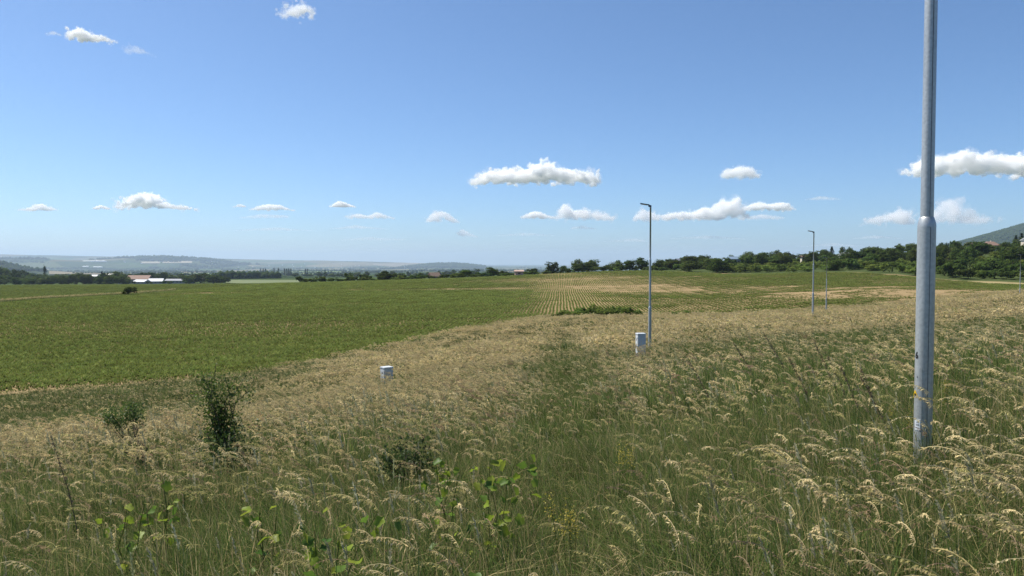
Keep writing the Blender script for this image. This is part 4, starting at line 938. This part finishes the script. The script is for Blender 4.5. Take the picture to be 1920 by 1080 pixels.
for i, (px, d, h_, n, sp, sz, lb) in enumerate(((838, 4.6, .70, 14, .10, .055, 'yellow green vine sprig, left one of the close pair in the middle'), (915, 4.5, .70, 20, .13, .058, 'yellow green leafy vine, right one of the close pair in the middle'), (590, 3.7, .62, 18, .16, .062, 'broad leaved vine with one big upright bright leaf'),
        (622, 3.3, .48, 14, .16, .07, 'low spreading vine below the one with a big bright leaf'), (782, 2.8, .47, 13, .11, .085, 'bright vine leaves low in the grass at the bottom edge'), (492, 4.3, .64, 8, .07, .06, 'few bright leaves poking up at the foot of the rose bush'), (220, 4.6, .62, 10, .12, .06, 'dull yellow leaves low among the dry grass'),
        (172, 3.6, .40, 6, .06, .085, 'single big drooping leaf sprig in the shade of dry stalks'), (300, 4.8, .66, 6, .08, .055, 'small bright leaf pair beside the dry heads'))):
    vine(px, d, h_, n, sp, sz, lb, 800 + i)
# tall dark seed stalks leaning with the wind
def stalk(px, d, hgt, lean, label, seed, w_=.0065):
    g = np.random.default_rng(seed); x, y, z = ground_at(px, d); t = thing('seed_stalk', label, 'stalk', (x, y, z - .03), g.normal(0, .2), 'dark seed stalks leaning in the meadow'); A = Acc(); B = Acc(); p = np.zeros(3); pts = [p]
    for s in np.linspace(.2, 1, 5): pts.append(np.array([lean * hgt * s ** 1.2, g.normal(0, .01), hgt * s]))
    for i in range(5): limb(A, pts[i], pts[i + 1], w_ * .5 * (1 - i * .13), w_ * .5 * (1 - (i + 1) * .13), 5)
    m = 150; f = g.uniform(.5, 1, m) * 5 * .999; i0 = f.astype(int); fr = (f - i0)[:, None]; pa = np.array(pts); P = pa[i0] * (1 - fr) + pa[i0 + 1] * fr + g.normal(0, w_ * 1.1, (m, 3))
    leaf_quads(B, g, P, np.full(m, .012 + d * .001), mixc(g, m, (.20, .15, .085), (.13, .10, .055), (.27, .21, .12)), .2)
    link('stem', A.mesh('stem', M_WOOD), t); link('seed_head', B.mesh('seed_head', M_BUSH), t)
g = np.random.default_rng(31)
for i, (px, d, h_, l) in enumerate(((1360, 9.5, .92, -.5), (1505, 11, 1.1, -.5), (1590, 9.5, 1.0, -.45), (1640, 7.5, .88, -.4), (1700, 6.6, .82, -.45), (1440, 12, .95, -.55), (1545, 8.6, .9, -.5), (1615, 8.4, .92, -.42), (1675, 7.2, .85, -.4))):
    stalk(px, d, h_, l, 'dark dry seed stalk leaning leftward in the grass near the thick lamp post', 900 + i)
stalk(150, 5.6, 1.0, -.28, 'long dark bare stalk rising from the dry grass at the left', 930, .009)
stalk(285, 7.5, .95, -.22, 'dark stalk close below the flat topped sapling', 931, .009)
# yellow bedstraw
def bedstraw(px, d, n, label, seed):
    g = np.random.default_rng(seed); x, y, z = ground_at(px, d); t = thing('yellow_flower', label, 'flower', (x, y, z), 0, 'yellow flowering weeds'); A = Acc(); B = Acc()
    for k in range(n):
        top = np.array([g.normal(0, .07), g.normal(0, .07), g.uniform(.45, .6)]); limb(A, (top[0] * .3, top[1] * .3, -.02), top, .0022, .0015, 4, (.12, .14, .04))
        P = top + g.normal(0, 1, (60, 3)) * np.array([.018, .018, .05]); leaf_quads(B, g, P, np.full(60, .011), mixc(g, 60, (.45, .36, .05), (.35, .30, .06)), .4)
    link('stem', A.mesh('stem', M_BUSH), t); link('blossom', B.mesh('blossom', M_BUSH), t)
bedstraw(1075, 4.0, 5, 'yellow bedstraw flowers on the trodden path in the grass', 1); bedstraw(1160, 5.4, 3, 'small pale yellow flower tuft further along the path', 2); bedstraw(1690, 6.3, 3, 'yellow weed flowering left of the thick lamp post', 3); bedstraw(1785, 7.2, 4, 'yellow weed flowering right of the thick lamp post', 4)

# ------------------------------------------------------------------ clouds
def cloud_mat(dens):
    m, nt, out = new_mat('cloud_vapour')
    v = N(nt, 'ShaderNodeVolumeScatter'); v.inputs['Color'].default_value = (1, 1, 1, 1); v.inputs['Density'].default_value = dens; v.inputs['Anisotropy'].default_value = 0.0
    nt.links.new(v.outputs[0], out.inputs['Volume']); return m
tx = bpy.data.textures.new('cloud_billows', 'CLOUDS'); tx.noise_scale = 1.0; tx.noise_depth = 4
ICO2 = None
bm = bmesh.new(); bmesh.ops.create_icosphere(bm, subdivisions=2, radius=1); I2V = np.array([v.co[:] for v in bm.verts]); I2F = np.array([[v.index for v in f.verts] for f in bm.faces]); bm.free()
def cloud(prof, base, thick, label, seed, alt=1400.0):
    """prof: outline of the top as (px, py); base: py of the flat bottom"""
    g = np.random.default_rng(seed); d = min(alt / ((491 - base) / FPX), 26000); s = d / FPX; xs_ = np.array([p[0] for p in prof], float); ts = np.array([p[1] for p in prof], float)
    x0, x1 = xs_[0], xs_[-1]; hm = base - ts.min(); S = []
    px = x0 + 1
    while px < x1:
        top = np.interp(px, xs_, ts); hh = max(base - top, 3)
        for k in range(7):
            r = max(min(hh * (g.uniform(.22, .45) if k < 2 else g.uniform(.09, .24)), hm * .36), 1.3); zz = base - r * .7 - max(hh - 1.75 * r, 0) * (g.uniform(.8, 1.08) if k % 2 == 0 else g.uniform(0, 1)); dep = g.normal(0, .22) * hm * (2.0 if k else .6)
            S.append((px + g.normal(0, 1.8), zz, r, dep))
        px += max(hh * .13, 1.4)
    S = np.array(S); cx, cyy = (x0 + x1) / 2, base
    P = np.stack([(S[:, 0] - cx) * s, S[:, 3] * s, (cyy - S[:, 1]) * s], 1); Rr = S[:, 2] * s
    V = (I2V[None] * Rr[:, None, None] * np.array([1, 1, .92]) + P[:, None]); V[:, :, 2] = np.where(V[:, :, 2] < 0, V[:, :, 2] * .35, V[:, :, 2])
    F = (I2F[None] + (np.arange(len(P)) * len(I2V))[:, None, None]).reshape(-1, 3)
    od = np.interp(thick, [.2, .3, .5, .7, .9, 1.0], [.3, .6, 1.7, 3.6, 6.5, 8.0]); me = build_mesh('cloud', V.reshape(-1, 3), [F], None, True, (cloud_mat(float(od / (hm * s))),))
    c0 = PT(cx, base, d); o = link('cloud', me, None, c0); tag(o, label, 'cloud', 'clouds in the sky'); pass
    wm = build_mesh('wisp', (V * np.array([1.0, 1, 1.0])).reshape(-1, 3), [F], None, True, (cloud_mat(float(min(od, 2.5) * .34 / (hm * s))),)); wo_ = link('wisp', wm, o); wo_.scale = (1.05, 1.05, 1.06)
    vw = max(s * 0.9, s * (x1 - x0) / 170); md = wo_.modifiers.new('merge', 'REMESH'); md.mode = 'VOXEL'; md.voxel_size = vw
    for sz, st in ((hm * .45, hm * .55), (hm * .16, hm * .30), (3.0, 3.0)):
        t2 = bpy.data.textures.new('cloud_billows', 'CLOUDS'); t2.noise_scale = sz * s; t2.noise_depth = 4
        md = wo_.modifiers.new('billow', 'DISPLACE'); md.texture = t2; md.texture_coords = 'GLOBAL'; md.strength = st * s; md.mid_level = .60
    md = wo_.modifiers.new('merge', 'REMESH'); md.mode = 'VOXEL'; md.voxel_size = vw
    vs = max(s * 0.65, s * (x1 - x0) / 230)
    md = o.modifiers.new('merge', 'REMESH'); md.mode = 'VOXEL'; md.voxel_size = vs; md.use_smooth_shade = True
    for sz, st in ((hm * .26, hm * .32), (hm * .12, hm * .21), (hm * .05 + 1.2, hm * .06 + 1.2)):
        t2 = bpy.data.textures.new('cloud_billows', 'CLOUDS'); t2.noise_scale = sz * s; t2.noise_depth = 3
        md = o.modifiers.new('billow', 'DISPLACE'); md.texture = t2; md.texture_coords = 'GLOBAL'; md.strength = st * s; md.mid_level = .63
    md = o.modifiers.new('merge', 'REMESH'); md.mode = 'VOXEL'; md.voxel_size = vs; md.use_smooth_shade = True
    return o
CL = [([(884, 340), (900, 326), (922, 315), (938, 318), (955, 311), (970, 311), (985, 316), (1000, 307), (1012, 302), (1022, 299), (1034, 304), (1048, 314), (1070, 316), (1090, 322), (1108, 319), (1122, 328)], 349, 1.0, 'largest flat based white cumulus cloud near the middle of the sky'),
      ([(1706, 318), (1725, 300), (1745, 290), (1770, 292), (1795, 281), (1820, 286), (1850, 286), (1880, 289), (1905, 286), (1930, 300)], 332, .9, 'wide white cloud behind the thick lamp post'),
      ([(1912, 318), (1935, 300), (1970, 296), (2000, 315)], 335, .9, 'cloud cut by the edge of the picture next to the wide cloud'),
      ([(218, 388), (232, 377), (246, 366), (262, 365), (274, 358), (290, 362), (305, 377), (325, 386), (352, 388)], 392, .95, 'bright heaped cumulus cloud low in the left sky'),
      ([(36, 392), (60, 387), (76, 380), (90, 385), (104, 392)], 397, .6, 'small faint cloud at the far left above the hills'), ([(174, 390), (188, 383), (208, 391)], 394, .7, 'tiny cloud left of the bright heaped cloud'),
      ([(438, 388), (450, 381), (462, 386)], 390, .5, 'tiny faint puff left of the long low cloud'), ([(470, 391), (500, 381), (525, 383), (552, 397)], 396, .6, 'long low cloud with a second layer under it'), ([(450, 407), (490, 400), (540, 403)], 411, .25, 'faint lower layer under the long low cloud'),
      ([(619, 386), (636, 376), (650, 379), (666, 387)], 390, .9, 'small bright lens shaped cloud'), ([(650, 404), (670, 399), (690, 403), (708, 396), (740, 409)], 412, .45, 'ragged pale cloud below the lens shaped cloud'), ([(618, 429), (640, 425), (668, 421), (728, 429)], 431, .22, 'faint streak of cloud under the ragged pale one'),
      ([(800, 410), (816, 394), (832, 394), (848, 404), (860, 416)], 419, .5, 'pale torn cloud left of the large cumulus'), ([(857, 436), (867, 428), (895, 444)], 446, .35, 'small faint wisp below the pale torn cloud'),
      ([(978, 406), (996, 396), (1010, 394), (1024, 402), (1048, 408)], 412, .65, 'left puff of the cloud bank under the large cumulus'), ([(1046, 404), (1056, 378), (1066, 384), (1080, 394), (1094, 388), (1112, 396), (1132, 398), (1150, 408)], 415, .65, 'peaked puff of the cloud bank under the large cumulus'), ([(1070, 426), (1090, 421), (1118, 428)], 432, .25, 'faint layer beneath the peaked puff'),
      ([(1190, 410), (1202, 388), (1214, 394), (1236, 400)], 418, .5, 'small tower shaped cloud behind the second lamp post head'), ([(1240, 402), (1262, 397), (1278, 394), (1300, 396), (1320, 386), (1342, 386), (1356, 396)], 415, .75, 'long heaped cloud right of the second lamp post'), ([(1346, 396), (1354, 368), (1366, 376), (1378, 368), (1386, 382), (1400, 408)], 411, .75, 'two horned cloud tower on the long cloud bank'),
      ([(1394, 388), (1420, 377), (1440, 381), (1468, 377), (1488, 392)], 397, .7, 'flat topped cloud right of the two horned tower'), ([(1400, 405), (1430, 400), (1470, 406)], 414, .3, 'faint lower shreds under the flat topped cloud'),
      ([(1358, 316), (1375, 312), (1392, 310), (1408, 314), (1422, 328)], 337, .55, 'single soft grey white cloud alone in the right sky'), ([(1624, 413), (1640, 404), (1660, 401), (1690, 388), (1700, 398), (1712, 410)], 424, .5, 'pinkish cloud pair left of the thick lamp post'), ([(1510, 373), (1540, 366), (1575, 372)], 377, .22, 'thin grey veil cloud right of the bank'),
      ([(1752, 400), (1764, 384), (1778, 368), (1790, 372), (1800, 400), (1842, 412)], 421, .5, 'tower cloud just right of the thick lamp post shoulder'), ([(1600, 446), (1640, 440), (1690, 446)], 449, .22, 'low faint streak near the crest trees'), ([(1500, 462), (1560, 454), (1620, 460)], 464, .2, 'low pinkish streak above the conifers'),
      ([(136, 62), (146, 53), (158, 54), (170, 64), (182, 64), (206, 72)], 79, .8, 'small bright cloud high in the left sky'), ([(86, 64), (100, 57), (116, 66)], 68, .22, 'faint wisp left of the small high cloud'), ([(236, 90), (256, 84), (280, 100)], 104, .22, 'faint double wisp right of the small high cloud'), ([(522, 26), (540, 17), (556, 9), (570, 5), (586, 14)], 33, .5, 'ragged white cloud scrap near the top of the sky')]
CL += [([(640, 449), (690, 443), (760, 448)], 452, .2, 'faint low streak above the far ridge'), ([(930, 441), (985, 435), (1040, 441)], 444, .2, 'faint low streak below the large cumulus'), ([(1130, 452), (1190, 446), (1215, 451)], 455, .2, 'faint low streak left of the second lamp post'), ([(1260, 446), (1330, 440), (1400, 447)], 450, .2, 'faint low streak between the two middle lamp posts'), ([(440, 431), (520, 425), (590, 432)], 434, .2, 'faint broad streak under the long low cloud')]
for i, (pr, b_, th, lb) in enumerate(CL): cloud(pr, b_, th, lb, 500 + i)

# ------------------------------------------------------------------ hazy air over the whole valley
m, nt, out = new_mat('haze_air')
pv = N(nt, 'ShaderNodeVolumePrincipled'); pv.inputs['Color'].default_value = (.61, .77, .98, 1); pv.inputs['Density'].default_value = 6.6e-5; pv.inputs['Anisotropy'].default_value = 0.2
nt.links.new(pv.outputs[0], out.inputs['Volume'])
zb, zt = float(GZ.min()) - 2, float(GZ.max()) + 14
bm = bmesh.new(); box_bm(bm, 0, (EXT - 400) / 2, (zb + zt) / 2, 2 * EXT + 400, EXT + 400 + 400, zt - zb)
tag(link('haze', bm_mesh('haze', bm, m)), 'pale blue summer haze over the valley', None, None, 'stuff')

# ------------------------------------------------------------------ say which one: count along the rows that can be counted
ORD = 'first second third fourth fifth sixth seventh eighth ninth tenth eleventh twelfth thirteenth fourteenth fifteenth sixteenth seventeenth eighteenth nineteenth twentieth'.split()
def ordn(i): return ORD[i] if i < 20 else '%d%s' % (i + 1, {1: 'st', 2: 'nd', 3: 'rd'}.get((i + 1) % 10, 'th'))
for grp, txt in (('trees on the crest of the wooded hill', 'broadleaf tree from the left on the skyline of the wooded hill'), ('conifers on the crest of the wooded hill', 'dark pointed conifer from the left on the crest of the wooded hill'), ('row of poplars in the valley', 'slim poplar from the left in the spaced valley row'),
                 ('trees behind the farm', 'tree from the left in the row behind the farm roofs'), ('trees at the far end of the farm', 'dark tree from the left in the clump right of the farm'), ('dark trees beside the farm', 'very dark tall tree from the left beside the farm roofs'), ('dark seed stalks leaning in the meadow', 'dark leaning seed stalk from the left in the meadow'),
                 ('front trees of the wood left of the farm', 'tree from the left in the front of the left wood'), ('rear trees of the wood left of the farm', 'tree from the left in the rear of the left wood'), ('tree line below the poplars', 'bushy tree from the left in the line below the poplars'), ('hazy tree line over the hedge', 'hazy tree from the left in the line seen over the hedge'),
                 ('hedge bushes along the far field edge', 'low bush from the left in the hedge along the far field edge'), ('brambles between meadow and crop', 'bright bramble bush from the left in the strip beside the crop rows'), ('shrubs before the farm', 'dark shrub from the left in front of the farm sheds'), ('bramble tufts', 'small separate bramble tuft from the left past the second lamp post')):
    for i, o in enumerate(sorted([o for o in col.objects if o.get('group') == grp], key=lambda o: o.location.x / o.location.y)): o['label'] = ordn(i) + ' ' + txt
for (row, grp), lst in TIER.items():
    nm = {'l': 'yellow green scrub bush', 'd': 'dark rounded shrub', 'b': 'leafy tree'}[grp[0]]
    for i, o in enumerate(sorted(lst, key=lambda o: o.location.x / o.location.y)): o['label'] = '%s %s from the left in the %s tier up the wooded slope' % (ordn(i), nm, ORD[row])
